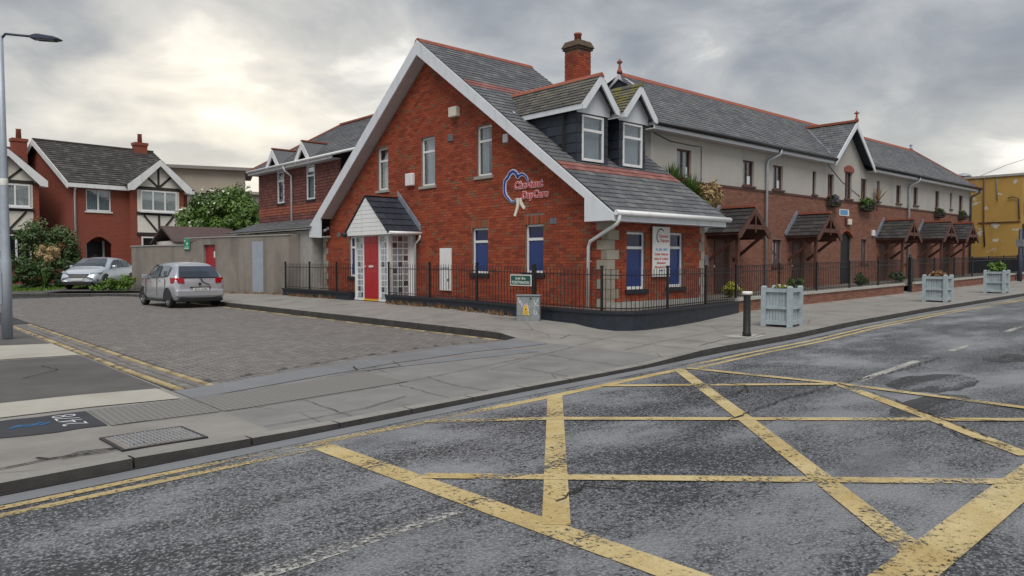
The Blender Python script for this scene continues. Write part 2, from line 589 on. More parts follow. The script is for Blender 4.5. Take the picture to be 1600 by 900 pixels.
def adopt(o, parent, local=False):
    if parent is None:
        return
    o.parent = parent
    if not local and parent.name in MAT:
        o.matrix_parent_inverse = MAT[parent.name].inverted()


class MB:
    """collects faces; build() makes ONE mesh object"""

    def __init__(s):
        s.v, s.f, s.r, s.sm = [], [], [], []

    def face(s, pts, r=None, smooth=False):
        i = len(s.v)
        s.v += [tuple(p) for p in pts]
        s.f.append(tuple(range(i, i + len(pts))))
        s.r.append(random.random() if r is None else r)
        s.sm.append(smooth)
        return s

    def grid(s, idx, faces, r, smooth=False):
        for f in faces:
            s.f.append(tuple(idx + a for a in f))
            s.r.append(r)
            s.sm.append(smooth)

    def hexa(s, p, r=None, back=True):
        """8 points: 4 of the base then 4 of the top, same order"""
        r = random.random() if r is None else r
        i = len(s.v)
        s.v += [tuple(q) for q in p]
        F = [(4, 5, 6, 7), (0, 1, 5, 4), (1, 2, 6, 5), (2, 3, 7, 6), (3, 0, 4, 7)]
        if back:
            F.append((3, 2, 1, 0))
        s.grid(i, F, r)
        return s

    def box(s, x0, x1, y0, y1, z0, z1, r=None):
        return s.hexa([(x0, y0, z0), (x1, y0, z0), (x1, y1, z0), (x0, y1, z0), (x0, y0, z1), (x1, y0, z1), (x1, y1, z1), (x0, y1, z1)], r)

    def fbox(s, P, u0, u1, v0, v1, n0, n1, r=None):
        return s.hexa([P(u0, v0, n0), P(u1, v0, n0), P(u1, v1, n0), P(u0, v1, n0), P(u0, v0, n1), P(u1, v0, n1), P(u1, v1, n1), P(u0, v1, n1)], r)

    def bar(s, a, b, w, h, up=(0, 0, 1), r=None):
        a, b = V(a), V(b)
        d = (b - a).normalized()
        up = V(up)
        sd = d.cross(up)
        if sd.length < 1e-4:
            sd = d.cross(V((1, 0, 0)))
        sd.normalize()
        u = sd.cross(d)
        x, y = sd * w / 2, u * h / 2
        return s.hexa([a - x - y, a + x - y, a + x + y, a - x + y, b - x - y, b + x - y, b + x + y, b - x + y], r)

    def prism(s, poly, P, n0, n1, r=None):
        """polygon in (u,v) pushed along n"""
        r = random.random() if r is None else r
        k = len(poly)
        i = len(s.v)
        s.v += [tuple(P(u, v, n0)) for u, v in poly] + [tuple(P(u, v, n1)) for u, v in poly]
        F = [tuple(range(k, 2 * k)), tuple(range(k - 1, -1, -1))]
        F += [(a, (a + 1) % k, k + (a + 1) % k, k + a) for a in range(k)]
        s.grid(i, F, r)
        return s

    def tube(s, path, rad, seg=8, cap=True, smooth=True):
        path = [V(p) for p in path]
        rr = rad if isinstance(rad, (list, tuple)) else [rad] * len(path)
        i0 = len(s.v)
        prev = None
        for j, p in enumerate(path):
            d = (path[min(j + 1, len(path) - 1)] - path[max(j - 1, 0)]).normalized()
            x = d.orthogonal().normalized() if prev is None else (prev - d * prev.dot(d)).normalized()
            prev = x
            y = d.cross(x)
            for a in range(seg):
                t_ = 2 * math.pi * a / seg
                s.v.append(tuple(p + (x * math.cos(t_) + y * math.sin(t_)) * rr[j]))
        F = []
        for j in range(len(path) - 1):
            for a in range(seg):
                b = (a + 1) % seg
                F.append((j * seg + a, j * seg + b, (j + 1) * seg + b, (j + 1) * seg + a))
        s.grid(i0, F, .5, smooth)
        if cap:
            s.grid(i0, [tuple(range(seg - 1, -1, -1)), tuple((len(path) - 1) * seg + a for a in range(seg))], .5)
        return s

    def lathe(s, c, prof, seg=16):
        """profile of (radius, z) about a vertical axis at c"""
        i0 = len(s.v)
        for rr, z in prof:
            for a in range(seg):
                t_ = 2 * math.pi * a / seg
                s.v.append((c[0] + rr * math.cos(t_), c[1] + rr * math.sin(t_), c[2] + z))
        F = []
        for j in range(len(prof) - 1):
            for a in range(seg):
                b = (a + 1) % seg
                F.append((j * seg + a, j * seg + b, (j + 1) * seg + b, (j + 1) * seg + a))
        s.grid(i0, F, .5, True)
        s.grid(i0, [tuple((len(prof) - 1) * seg + a for a in range(seg)), tuple(range(seg - 1, -1, -1))], .5)
        return s

    def build(s, name, mat, parent=None, local=False, kind=None, label=None, bevel=0, loc=None, sub=0):
        me = bpy.data.meshes.new(name)
        me.from_pydata(s.v, [], s.f)
        at = me.attributes.new('rnd', 'FLOAT', 'FACE')
        at.data.foreach_set('value', s.r)
        me.polygons.foreach_set('use_smooth', s.sm)
        me.materials.append(M[mat])
        me.update()
        o = bpy.data.objects.new(name, me)
        col.objects.link(o)
        if loc:
            o.location = loc
        adopt(o, parent, local)
        if bevel:
            b = o.modifiers.new('bevel', 'BEVEL')
            b.width = bevel
            b.segments = 2
            b.limit_method = 'ANGLE'
        if sub:
            b = o.modifiers.new('sub', 'SUBSURF')
            b.levels = b.render_levels = sub
        tag(o, label, kind=kind)
        return o


def frame(O, U, N):
    O, U, N = V(O), V(U).normalized(), V(N).normalized()
    Z = V((0, 0, 1))
    return lambda u, v, n=0.0: O + U * u + Z * v + N * n


def lay(parent, name, rest, mat, plist, n_ind):
    """plist of 8-point pieces: the n_ind that show largest become objects sharing meshes, the rest one mesh"""
    if not plist:
        return
    sig = {}
    rel = []
    for p in plist:
        a = V(p[0])
        k = tuple(round(c, 3) for q in p for c in (V(q) - a))
        rel.append(k)
        sig[k] = sig.get(k, 0) + 1
    ok = [i for i in range(len(plist)) if sig[rel[i]] >= 4]
    ok.sort(key=lambda i: (V(plist[i][0]) - CAM).length)
    ind = set(ok[:n_ind]) if len(plist) > n_ind else set(range(len(plist)))
    cache = {}
    mb = MB()
    for i, p in enumerate(plist):
        if i not in ind:
            mb.hexa(p, back=False)
            continue
        var = random.randrange(9)
        key = (rel[i], var)
        if key not in cache:
            q = MB()
            a = V(p[0])
            q.hexa([V(x) - a for x in p], (var + random.random() * .9) / 9, back=False)
            me = bpy.data.meshes.new(name)
            me.from_pydata(q.v, [], q.f)
            at = me.attributes.new('rnd', 'FLOAT', 'FACE')
            at.data.foreach_set('value', q.r)
            me.materials.append(M[mat])
            cache[key] = me
        o = bpy.data.objects.new(name, cache[key])
        o.location = p[0]
        col.objects.link(o)
        adopt(o, parent)
    if mb.f:
        mb.build(rest, mat, parent, kind='stuff')


def bricks(P, lo, hi, left, right, holes, bl=.215, bh=.065, j=.010, d=.011):
    """stretcher bond between left(v) and right(v), skipping rectangular holes (u0,u1,v0,v1)"""
    out = []
    row = 0
    v = lo
    while v + bh <= hi + .001:
        a, b = left(v + bh), right(v + bh)
        a, b = max(a, left(v)), min(b, right(v))
        iv = [(a, b)]
        for h in holes:
            if v + bh > h[2] and v < h[3]:
                nv = []
                for x, y in iv:
                    if h[1] <= x or h[0] >= y:
                        nv.append((x, y))
                    else:
                        if h[0] - x > .03:
                            nv.append((x, h[0]))
                        if y - h[1] > .03:
                            nv.append((h[1], y))
                iv = nv
        off = 0 if row % 2 == 0 else (bl + j) / 2
        for x, y in iv:
            k = math.floor((x - off) / (bl + j))
            while True:
                u0 = off + k * (bl + j)
                u1 = u0 + bl
                k += 1
                if u0 >= y:
                    break
                u0, u1 = max(u0, x), min(u1, y)
                if u1 - u0 < .03:
                    continue
                out.append([P(u0, v, 0), P(u1, v, 0), P(u1, v + bh, 0), P(u0, v + bh, 0), P(u0, v, d), P(u1, v, d), P(u1, v + bh, d), P(u0, v + bh, d)])
        v += bh + j
        row += 1
    return out


def wall_sheet(mb, P, u0, u1, v0, top, holes, extra=(), rev=.11):
    """backing wall with rectangular holes and their reveals"""
    br = sorted({u0, u1, *extra, *[h[0] for h in holes], *[h[1] for h in holes]})
    br = [b for b in br if u0 <= b <= u1]
    for a, b in zip(br, br[1:]):
        m = (a + b) / 2
        hs = sorted([h for h in holes if h[0] < m < h[1]], key=lambda h: h[2])
        v = v0
        for h in hs:
            if h[2] > v:
                mb.face([P(a, v), P(b, v), P(b, h[2]), P(a, h[2])])
            v = h[3]
        mb.face([P(a, v), P(b, v), P(b, top(b)), P(a, top(a))])
    for h in holes:
        c = [(h[0], h[2]), (h[1], h[2]), (h[1], h[3]), (h[0], h[3])]
        for i in range(4):
            p, q = c[i], c[(i + 1) % 4]
            mb.face([P(*p, 0), P(*q, 0), P(*q, -rev), P(*p, -rev)])


def slates(A, B, C_, D, w, e, th=.012, keep=None):
    """rows of slates on the plane with eave A-B and ridge D-C; returns {row: pieces}"""
    A, B, C_, D = V(A), V(B), V(C_), V(D)
    L = ((D - A).length + (C_ - B).length) / 2
    n = max(1, round(L / e))
    up = (D - A).normalized()
    N = (B - A).cross(D - A).normalized()
    if N.z < 0:
        N = -N
    rows = {}
    for i in range(n):
        f0, f1 = i / n, min(1, (i + 1.25) / n)
        a0, b0 = A.lerp(D, f0), B.lerp(C_, f0)
        a1, b1 = A.lerp(D, f1), B.lerp(C_, f1)
        ln = (b0 - a0).length
        if ln < .05:
            continue
        k = max(1, round(ln / w))
        sh = .5 if i % 2 else 0
        ps = []
        for j in range(k + (1 if sh else 0)):
            g0, g1 = max(0, (j - sh) / k), min(1, (j + 1 - sh) / k)
            gap = .006 / ln
            g0 += gap
            g1 -= gap
            p = [a0.lerp(b0, g0), a0.lerp(b0, g1), a1.lerp(b1, g1), a1.lerp(b1, g0)]
            jt = random.choice((0, 0, 0, .004))
            ps.append(p + [p[0] + N * (th * 2 + jt), p[1] + N * (th * 2 + jt), p[2] + N * .004, p[3] + N * .004])
        rows[i] = ps
    return rows


def text(parent, name, s, size, P, u, v, n, mat, ext=.006, shear=0.0, bold=0.0, align='CENTER', local=False, spacing=1.0):
    cu = bpy.data.curves.new('lettering', 'FONT')
    cu.body = s
    cu.size = size
    cu.extrude = ext
    cu.shear = shear
    cu.offset = bold
    cu.align_x = align
    cu.space_character = spacing
    cu.resolution_u = 3
    ob = bpy.data.objects.new('lettering_source', cu)
    col.objects.link(ob)
    bpy.context.view_layer.update()
    me = bpy.data.meshes.new_from_object(ob.evaluated_get(bpy.context.evaluated_depsgraph_get()))
    bpy.data.objects.remove(ob)
    bpy.data.curves.remove(cu)
    for q in me.vertices:
        x, y, z = q.co
        q.co = P(u + x, v + y, n + z)
    me.materials.clear()
    me.materials.append(M[mat])
    o = bpy.data.objects.new(name, me)
    col.objects.link(o)
    adopt(o, parent, local)
    return o


def window(parent, P, u0, u1, v0, v1, tr=.3, fm='upvc', top='glass_pale', low='glass_pale', sill='stone_sill', rec=.06, fw=.05, name='window', mull=0, sillw=.08, curtain=None):
    """frame as the part, panes and sill as its children; tr = height of the top light"""
    w = MB()
    a, b = -rec - .05, -rec
    w.fbox(P, u0, u0 + fw, v0, v1, a, b)
    w.fbox(P, u1 - fw, u1, v0, v1, a, b)
    w.fbox(P, u0 + fw, u1 - fw, v0, v0 + fw * 1.3, a, b)
    w.fbox(P, u0 + fw, u1 - fw, v1 - fw, v1, a, b)
    vt = v1 - tr if tr else v1
    if tr:
        w.fbox(P, u0 + fw, u1 - fw, vt - fw * .8, vt + fw * .5, a, b - .002)
    for k in range(mull):
        um = u0 + (u1 - u0) * (k + 1) / (mull + 1)
        w.fbox(P, um - fw * .6, um + fw * .6, v0 + fw, (vt if tr else v1) - fw, a, b - .003)
    o = w.build(name, fm, parent)
    us = [u0 + (u1 - u0) * k / (mull + 1) for k in range(mull + 2)]
    for x, y in zip(us, us[1:]):
        MB().fbox(P, x + fw * .5, y - fw * .5, v0 + fw * .9, vt - fw * .5, a + .01, b - .025).build('pane', low, o)
    if tr:
        MB().fbox(P, u0 + fw * .5, u1 - fw * .5, vt + fw * .2, v1 - fw * .5, a + .01, b - .025).build('pane', top, o)
    if curtain:
        f0, f1 = curtain
        cu = MB()
        nf = max(3, int((u1 - u0) * (f1 - f0) / .06))
        for k in range(nf):
            x0_ = u0 + (u1 - u0) * (f0 + (f1 - f0) * k / nf)
            x1_ = u0 + (u1 - u0) * (f0 + (f1 - f0) * (k + 1) / nf)
            da, db = (.0, .03) if k % 2 else (.03, .0)
            cu.face([P(x0_, v0, a - .06 - da), P(x1_, v0, a - .06 - db), P(x1_, v1, a - .06 - db), P(x0_, v1, a - .06 - da)])
        cu.build('curtain', 'net_curtain', o)
        rm0 = MB()
        rm0.face([P(u0 - .3, v0 - .3, a - .35), P(u1 + .3, v0 - .3, a - .35), P(u1 + .3, v1 + .3, a - .35), P(u0 - .3, v1 + .3, a - .35)])
        rm0.build('room_wall', 'dark_room', o)
    if sill:
        MB().fbox(P, u0 - .07, u1 + .07, v0 - sillw, v0 - .001, -rec - .04, .06).build('sill', sill, o)
    return o


def foliage(name, mat, parent, blobs, n, size, seed=1, flat=.5, kind=None):
    """leaf faces scattered through overlapping uneven clumps"""
    rg = random.Random(seed)
    mb = MB()
    cl = []
    for (c, rad, wgt) in blobs:
        for _ in range(max(3, int(9 * wgt))):
            while True:
                d = V((rg.uniform(-1, 1), rg.uniform(-1, 1), rg.uniform(-1, 1)))
                if .15 < d.length < 1:
                    break
            p = V((c[0] + d.x * rad[0] * .8, c[1] + d.y * rad[1] * .8, c[2] + d.z * rad[2] * .8))
            cl.append((p, rg.uniform(.24, .48) * min(rad), rg.random()))
    per = max(4, n // len(cl))
    for p, rr, tone in cl:
        for _ in range(per):
            d = V((rg.gauss(0, 1), rg.gauss(0, 1), rg.gauss(0, 1)))
            d.normalize()
            q = p + d * rr * rg.random() ** .4
            nrm = (d + V((rg.uniform(-.7, .7), rg.uniform(-.7, .7), rg.uniform(-.2, .9)))).normalized()
            x = nrm.orthogonal().normalized()
            x.rotate(Matrix.Rotation(rg.uniform(0, 6.28), 3, nrm))
            y = nrm.cross(x)
            sz = size * rg.uniform(.6, 1.3)
            mb.face([q - x * sz, q - y * sz * flat, q + x * sz, q + y * sz * flat], min(1, max(0, tone * .6 + rg.random() * .4)))
    return mb.build(name, mat, parent, kind=kind)


def blades(name, mat, parent, c, n, length, width, seed=1, droop=.6, spread=1.0, up=.5):
    """strap leaves radiating from a point, bending over"""
    rg = random.Random(seed)
    mb = MB()
    for _ in range(n):
        az = rg.uniform(0, 6.28)
        el = rg.uniform(up * .3, 1.45) if spread >= 1 else rg.uniform(up, 1.45)
        L = length * rg.uniform(.65, 1.1)
        d = V((math.cos(az) * math.cos(el), math.sin(az) * math.cos(el), math.sin(el)))
        sd = V((-math.sin(az), math.cos(az), 0)) * width
        pts = []
        for k in range(4):
            f = k / 3
            pts.append(V(c) + d * L * f + V((0, 0, -droop * L * f * f * math.cos(el))))
        r_ = rg.random()
        for k in range(3):
            w0, w1 = 1 - k / 3 * .8, max(.05, 1 - (k + 1) / 3 * .95)
            mb.face([pts[k] - sd * w0, pts[k] + sd * w0, pts[k + 1] + sd * w1, pts[k + 1] - sd * w1], r_)
    return mb.build(name, mat, parent)


Z3 = V((0, 0, 1))

# ------------------------------------------------------------------ ground, road, pavements


def interp(pts, x):
    if x <= pts[0][0]:
        return pts[0][1]
    for (a, b), (c, d) in zip(pts, pts[1:]):
        if x <= c:
            return b + (d - b) * (x - a) / (c - a)
    return pts[-1][1]


def cl01(x):
    return max(0.0, min(1.0, x))


def rise(x):
    return .016 * max(0.0, min(x, 60) - 14)


KERB = [(-60, 3.2), (-5, 5.4), (.7, 5.87), (2.5, 6.06), (5.73, 6.42), (8.46, 6.67), (10.9, 6.97), (13.5, 7.18), (17.4, 7.5), (22.2, 7.66), (32, 7.62), (60, 7.4), (140, 7.0)]
KH = [(-60, .08), (1.8, .078), (3.0, .045), (8.6, .04), (10.6, .10), (140, .11)]
PAVE = [(2.7, 8.95), (2.92, 9.0), (5.83, 10.04), (7.9, 10.5), (9.45, 10.45)]


def ky(x):
    return interp(KERB, x)


def zp(x, y):
    side = cl01((x - 9.2) / .3)
    return rise(x) + interp(KH, x) + side * (.10 * cl01((y - 10.2) / .8) + .14 * cl01((x - 9.4) / 2.4) * cl01((y - 10.8) / 5))


def frange(a, b, s):
    n = max(1, round((b - a) / s))
    return [a + (b - a) * i / n for i in range(n + 1)]


def sheet(name, mat, xs, lo, hi, z, ny=4, kind='structure', parent=None):
    mb = MB()
    f = lambda g, x: g(x) if callable(g) else g
    for a, b in zip(xs, xs[1:]):
        for j in range(ny):
            q = []
            for x, t_ in ((a, j), (b, j), (b, j + 1), (a, j + 1)):
                y = f(lo, x) + (f(hi, x) - f(lo, x)) * t_ / ny
                q.append((x, y, z(x, y)))
            mb.face(q)
    o = mb.build(name, mat, parent)
    if parent is None:
        tag(o, kind=kind)
    return o


xs_g = [-1500, -60, 14, 60, 1500]
sheet('ground', 'pavement_asphalt', xs_g, -1500, 1500, lambda x, y: rise(x) - .10, 1)
xr = [-60, -20] + frange(-8, 14, .5) + frange(15, 60, 1.5) + [140]
main_road = sheet('main_road', 'asphalt', xr, -14, ky, lambda x, y: rise(x), 6)

xp = [-60, -20] + frange(-6, 2.75, .25)
left_pave = sheet('left_pavement', 'pavement_concrete', xp, lambda x: ky(x) + .12, 21.0, lambda x, y: zp(x, y), 10)
crossing = sheet('pavement_crossing', 'crossing_concrete', frange(2.75, 9.5, .25), lambda x: ky(x) + .12, lambda x: interp(PAVE, x), lambda x, y: zp(x, y), 8)
pave = sheet('pavement', 'pavement_concrete', frange(9.5, 20, .25) + frange(20, 60, 1.0)[1:] + [140], lambda x: ky(x) + .12, lambda x: 11.0, zp, 12)
sheet('side_pavement', 'pavement_concrete', frange(9.5, 12.6, .15), 11.0, 34.5, zp, 60)

# patched surfaces on the pavements
K = 1.033
def ov(name, mat, pts, parent, dz=.004):
    """four-sided patch: (x0,ylo0,yhi0) .. (x1,ylo1,yhi1)"""
    (x0, a0, b0), (x1, a1, b1) = pts
    f = lambda p, q: (lambda x: p + (q - p) * (x - x0) / (x1 - x0))
    return sheet(name, mat, frange(x0, x1, .2), f(a0, a1), f(b0, b1), lambda x, y: zp(x, y) + dz, 4, parent=parent)


ov('asphalt_patch', 'pavement_asphalt', [(-6, 9.15, 12.5), (2.72, 9.25, 13.3)], left_pave)
ov('asphalt_patch', 'pavement_asphalt', [(-6, 15.9, 20.9), (2.72, 15.7, 20.9)], left_pave)
ov('cream_slab', 'cream_slab', [(-6, 8.2, 9.1), (2.66, 8.38, 9.22)], left_pave, .009)
ov('cream_slab', 'cream_slab', [(-6, 12.6, 15.75), (2.72, 13.4, 15.6)], left_pave, .009)
tar = sheet('tar_patch', 'black_tar', frange(-1.5, 1.70, .2), lambda x: 7.42 - .06 * x + .03 * math.sin(x * 9), lambda x: 8.18 + .02 * math.sin(x * 13), lambda x, y: zp(x, y) + .006, 4, parent=left_pave)
ov('ribbed_patch', 'ribbed_concrete', [(1.72, 7.3, 8.2), (2.74, 7.4, 8.34)], left_pave, .006)
ov('ribbed_patch', 'ribbed_concrete', [(2.76, 7.4, 8.36), (5.2, 7.75, 8.75)], crossing, .006)
sheet('screed_band', 'smooth_screed', frange(2.76, 9.4, .2), lambda x: interp(PAVE, x) - .62 - .05 * (x - 2.7), lambda x: interp(PAVE, x) - .01, lambda x, y: zp(x, y) + .007, 4, parent=crossing)
ov('screed_band', 'smooth_screed', [(4.9, 8.95, 9.0), (8.6, 8.9, 9.35)], crossing, .005)
# sprayed marks on the tar patch: digits read by someone standing towards the junction
Pg = lambda u, v, n=0.0: V((1.62 - v, 7.42 + u, zp(1.3, 7.6) + .0095 + n))
text(tar, 'sprayed_digits', '2478', .30, Pg, .38, .03, 0, 'graffiti', .0008, 0, -.006)
gb = MB()
for k in range(5):
    x = 1.02 + k * .055
    gb.bar((x, 7.72 + .05 * (k % 2), zp(x, 7.7) + .0085), (x + .10, 7.86 - .04 * (k % 3), zp(x, 7.7) + .0085), .05, .001)
gb.build('sprayed_mark', 'graffiti_blue', tar)
# joints between the cast bays, and cracks
def crackline(pts, w, parent, dz=.0105):
    mb = MB()
    rg = random.Random(len(pts) + int(pts[0][0] * 100))
    q = []
    for (x0, y0), (x1, y1) in zip(pts, pts[1:]):
        n = max(2, int(math.hypot(x1 - x0, y1 - y0) / .12))
        for i in range(n):
            f = i / n
            q.append((x0 + (x1 - x0) * f + rg.uniform(-.012, .012), y0 + (y1 - y0) * f + rg.uniform(-.012, .012)))
    q.append(pts[-1])
    for a, b in zip(q, q[1:]):
        d = V((b[0] - a[0], b[1] - a[1], 0))
        s_ = V((-d.y, d.x, 0)).normalized() * w * rg.uniform(.5, 1.0) / 2
        A, B = V((*a, zp(*a) + dz)), V((*b, zp(*b) + dz))
        mb.face([A - s_, B - s_, B + s_, A + s_])
    return mb.build('crack', 'crack', parent)


crackline([(1.72, 7.28), (2.6, 7.36), (2.72, 7.37)], .012, left_pave)
crackline([(2.78, 7.37), (4.7, 7.62), (7.4, 8.32), (9.4, 8.85)], .012, crossing)
crackline([(9.55, 8.9), (11.9, 9.5)], .010, pave)
crackline([(-.6, 6.1), (.8, 6.28), (1.1, 6.36), (1.45, 6.3), (1.75, 6.42)], .03, left_pave)
crackline([(1.0, 6.45), (1.1, 6.34), (1.3, 6.42), (1.7, 6.36)], .03, left_pave)
crackline([(1.15, 6.3), (1.4, 6.38), (1.55, 6.36)], .02, left_pave)
crackline([(.55, 9.35), (.62, 10.2), (.5, 11.0), (.6, 12.2)], .03, left_pave)
crackline([(1.6, 11.0), (2.1, 11.6), (2.0, 12.2)], .018, left_pave)
crackline([(2.78, 6.45), (3.9, 6.6), (4.6, 6.9)], .014, crossing)
crackline([(5.5, 6.55), (5.45, 7.2), (5.6, 7.9)], .012, crossing)
crackline([(8.3, 6.85), (8.25, 7.6), (8.4, 8.5)], .012, crossing)
crackline([(4.6, 8.75), (5.9, 9.0), (6.1, 9.5)], .016, crossing)
crackline([(5.2, 9.0), (5.35, 9.35)], .03, crossing)
crackline([(10.0, 9.8), (10.6, 10.1), (10.7, 9.6)], .02, pave)
crackline([(10.9, 7.3), (12.2, 7.6), (12.9, 7.45), (13.8, 7.7)], .02, pave)
crackline([(14.2, 7.4), (14.3, 8.6), (14.2, 9.9)], .012, pave)
crackline([(11.4, 7.1), (11.5, 8.4), (11.4, 9.5)], .012, pave)

for xj in (-1.2, .2, 3.6, 4.9, 7.0):
    crackline([(xj, ky(xj) + .17), (xj + .06, 7.3 + max(0, xj) * .06)], .012, left_pave if xj < 2.7 else crossing)
for xj in (10.4, 12.6, 15.9, 17.8, 19.8, 21.9, 24.0, 27.2):
    crackline([(xj, ky(xj) + .17), (xj + .05, 9.7)], .014, pave)
crackline([(9.6, 7.9), (12.0, 8.3), (14.6, 8.75), (17.4, 9.2)], .012, pave)
for yj in (12.6, 14.9, 17.2, 19.5, 21.8):
    crackline([(9.62, yj), (11.65, yj + .03)], .012, pave)
# kerb stones along the main road
def kerb_pieces(path, h, w, side, seg):
    out = []
    for a, b in zip(path, path[1:]):
        a, b = V(a), V(b)
        d = (b - a)
        d.z = 0
        L = d.length
        d.normalize()
        nrm = V((-d.y, d.x, 0)) * side
        g = d * .010
        p0, p1 = a + g, b - g
        lip = V((0, 0, -.012))
        base = [p0 - Z3 * h, p1 - Z3 * h, p1 + nrm * w - Z3 * h, p0 + nrm * w - Z3 * h]
        top = [p0 + nrm * .012, p1 + nrm * .012, p1 + nrm * w, p0 + nrm * w]
        out.append(base + top)
    return out


kx = frange(-6, 2.5, .92)
mk = lambda xs: [(x, ky(x), zp(x, ky(x)) + .004) for x in xs]
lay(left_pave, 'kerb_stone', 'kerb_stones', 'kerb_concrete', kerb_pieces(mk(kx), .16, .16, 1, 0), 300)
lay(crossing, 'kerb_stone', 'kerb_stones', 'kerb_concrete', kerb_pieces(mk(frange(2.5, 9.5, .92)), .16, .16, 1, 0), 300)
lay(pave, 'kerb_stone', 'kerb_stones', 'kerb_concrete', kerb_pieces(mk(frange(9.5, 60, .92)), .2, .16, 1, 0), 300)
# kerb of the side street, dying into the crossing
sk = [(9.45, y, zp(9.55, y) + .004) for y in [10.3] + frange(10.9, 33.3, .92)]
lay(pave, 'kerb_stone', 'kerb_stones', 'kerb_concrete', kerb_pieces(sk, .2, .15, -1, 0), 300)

# ------------------------------------------------------------------ side street of block pavers
ZS = .045
street = sheet('side_street', 'black_tar', [-40] + frange(2.75, 9.47, .5) + [9.47], lambda x: (interp(PAVE, x) if x >= 2.75 else 21.0), 52.0, lambda x, y: ZS - .018, 4)
u = .1
ps, ye = [], []
YMAX = 36.0
for i in range(0, 62):
    for j in range(0, 275):
        x, y = 3.32 + i * u, 8.9 + j * u
        k = (i - j) % 4
        if k == 0:
            r_ = (x, x + 2 * u, y, y + u)
        elif k == 3:
            r_ = (x, x + u, y, y + 2 * u)
        else:
            continue
        if r_[1] > 9.22 or r_[2] < interp(PAVE, x + u) + .23 or r_[3] > YMAX:
            continue
        ps.append(r_)
        
def pv(r_, z=ZS):
    a, b, c, d = r_[0] + .006, r_[1] - .006, r_[2] + .006, r_[3] - .006
    e = .005
    return [(a, c, z - .018), (b, c, z - .018), (b, d, z - .018), (a, d, z - .018), (a + e, c + e, z), (b - e, c + e, z), (b - e, d - e, z), (a + e, d - e, z)]


lay(street, 'paver', 'pavers', 'paver', [pv(r_) for r_ in ps], 300)
sold = []
x = 3.32
while x < 9.25:
    y = interp(PAVE, x + .05)
    sold.append(pv((x, x + .1, y + .012, y + .212)))
    x += .1
lay(street, 'edge_paver', 'edge_pavers', 'paver', sold, 300)
yl, br = [], []
y = 9.1
while y < 21:
    off = .10 * cl01((11.5 - y) / 2.5) - .03 * cl01((y - 15) / 5)
    for a, b, dst in ((2.80, 2.90, yl), (3.18, 3.28, yl), (2.92, 3.04, br), (3.05, 3.17, br)):
        dst.append(pv((a + off * .5, b + off * .5, y, y + .2)))
    y += .2
lay(street, 'yellow_paver', 'yellow_pavers', 'paver_yellow', yl, 300)
lay(street, 'gutter_paver', 'gutter_pavers', 'paver', br, 300)
yl = []
y = 10.6
while y < 32:
    yl.append(pv((9.26, 9.36, y, y + .2), ZS + .002))
    y += .2
lay(street, 'yellow_paver', 'yellow_pavers', 'paver_yellow', yl, 300)

# ------------------------------------------------------------------ road markings
def stripe(name, mat, pts, w, dz=.004, zf=None):
    mb = MB()
    pts = [V((*p, 0)) for p in pts]
    rg = random.Random(int(pts[0].x * 77))
    L = []
    for a, b in zip(pts, pts[1:]):
        n = max(1, int((b - a).length / .35))
        L += [a.lerp(b, i / n) for i in range(n)]
    L.append(pts[-1])
    E = []
    for i, p in enumerate(L):
        d = (L[min(i + 1, len(L) - 1)] - L[max(i - 1, 0)]).normalized()
        s_ = V((-d.y, d.x, 0)) * w / 2
        e = rg.uniform(-.008, .008)
        zz = rise(p.x) + dz
        E.append((p - s_ * (1 + e) + Z3 * zz, p + s_ * (1 - e) + Z3 * zz))
    for (a, b), (c, d) in zip(E, E[1:]):
        mb.face([a, c, d, b])
    return mb.build(name, mat, main_road)


kl = lambda d, xs: [(x, ky(x) - d) for x in xs]
bx = 'yellow_paint'
stripe('box_line', bx, [(2.75, 5.76), (5.96, 5.99), (8.95, 6.28)], .13)
stripe('box_line', bx, [(2.92, 5.72), (2.96, 4.2), (3.0, 2.9), (3.05, 1.35)], .20, .006)
stripe('box_line', bx, [(6.03, 5.98), (3.06, 3.02)], .17, .008)
stripe('box_line', bx, [(8.80, 6.22), (6.54, 3.85), (4.1, 1.36)], .17, .008)
stripe('box_line', bx, [(9.28, 4.16), (8.06, 2.77), (6.96, 1.60)], .16, .008)
stripe('box_line', bx, [(3.05, 4.36), (6.06, 1.47)], .13, .010)
stripe('box_line', bx, [(4.10, 5.86), (5.13, 5.12), (8.75, 1.8)], .13, .010)
stripe('box_line', bx, [(6.95, 6.08), (9.28, 4.16)], .13, .010)
stripe('box_line', bx, [(9.02, 6.26), (9.3, 4.18), (9.22, 2.1), (9.2, 1.4)], .15, .012)
stripe('box_line', bx, [(3.0, 1.36), (5.8, 1.42), (9.25, 1.46)], .24, .014)
lx = frange(-8, 2.86, .4)
stripe('yellow_line', 'yellow_paint_worn', kl(.30, lx), .085)
stripe('yellow_line', 'yellow_paint_worn', kl(.47, lx), .085)
lx = frange(9.2, 60, 1.0)
stripe('yellow_line', bx, kl(.38, lx), .085)
stripe('yellow_line', bx, kl(.58, lx), .085)
stripe('lane_line', 'white_paint', [(1.25, 3.50), (2.78, 3.62)], .13)
stripe('lane_line', 'white_paint', [(-3.2, 3.2), (-1.2, 3.35)], .13)
stripe('lane_line', 'white_paint', [(9.7, 4.1), (12.4, 4.34)], .12)
for x in (14.2, 18.2, 22.2, 26.2, 30.2):
    stripe('lane_line', 'white_paint', [(x, 4.42 + (x - 14) * .05), (x + 2.4, 4.55 + (x - 14) * .05)], .12)
# gutter strip of smoother asphalt against the kerb
stripe('gutter_line', 'crack', kl(.012, frange(-8, 60, .5)), .034, .008)  # thin dark line along the foot of the kerb
stripe('gutter_strip', 'smooth_screed', kl(.12, frange(-8, 60, .5)), .22, .003)

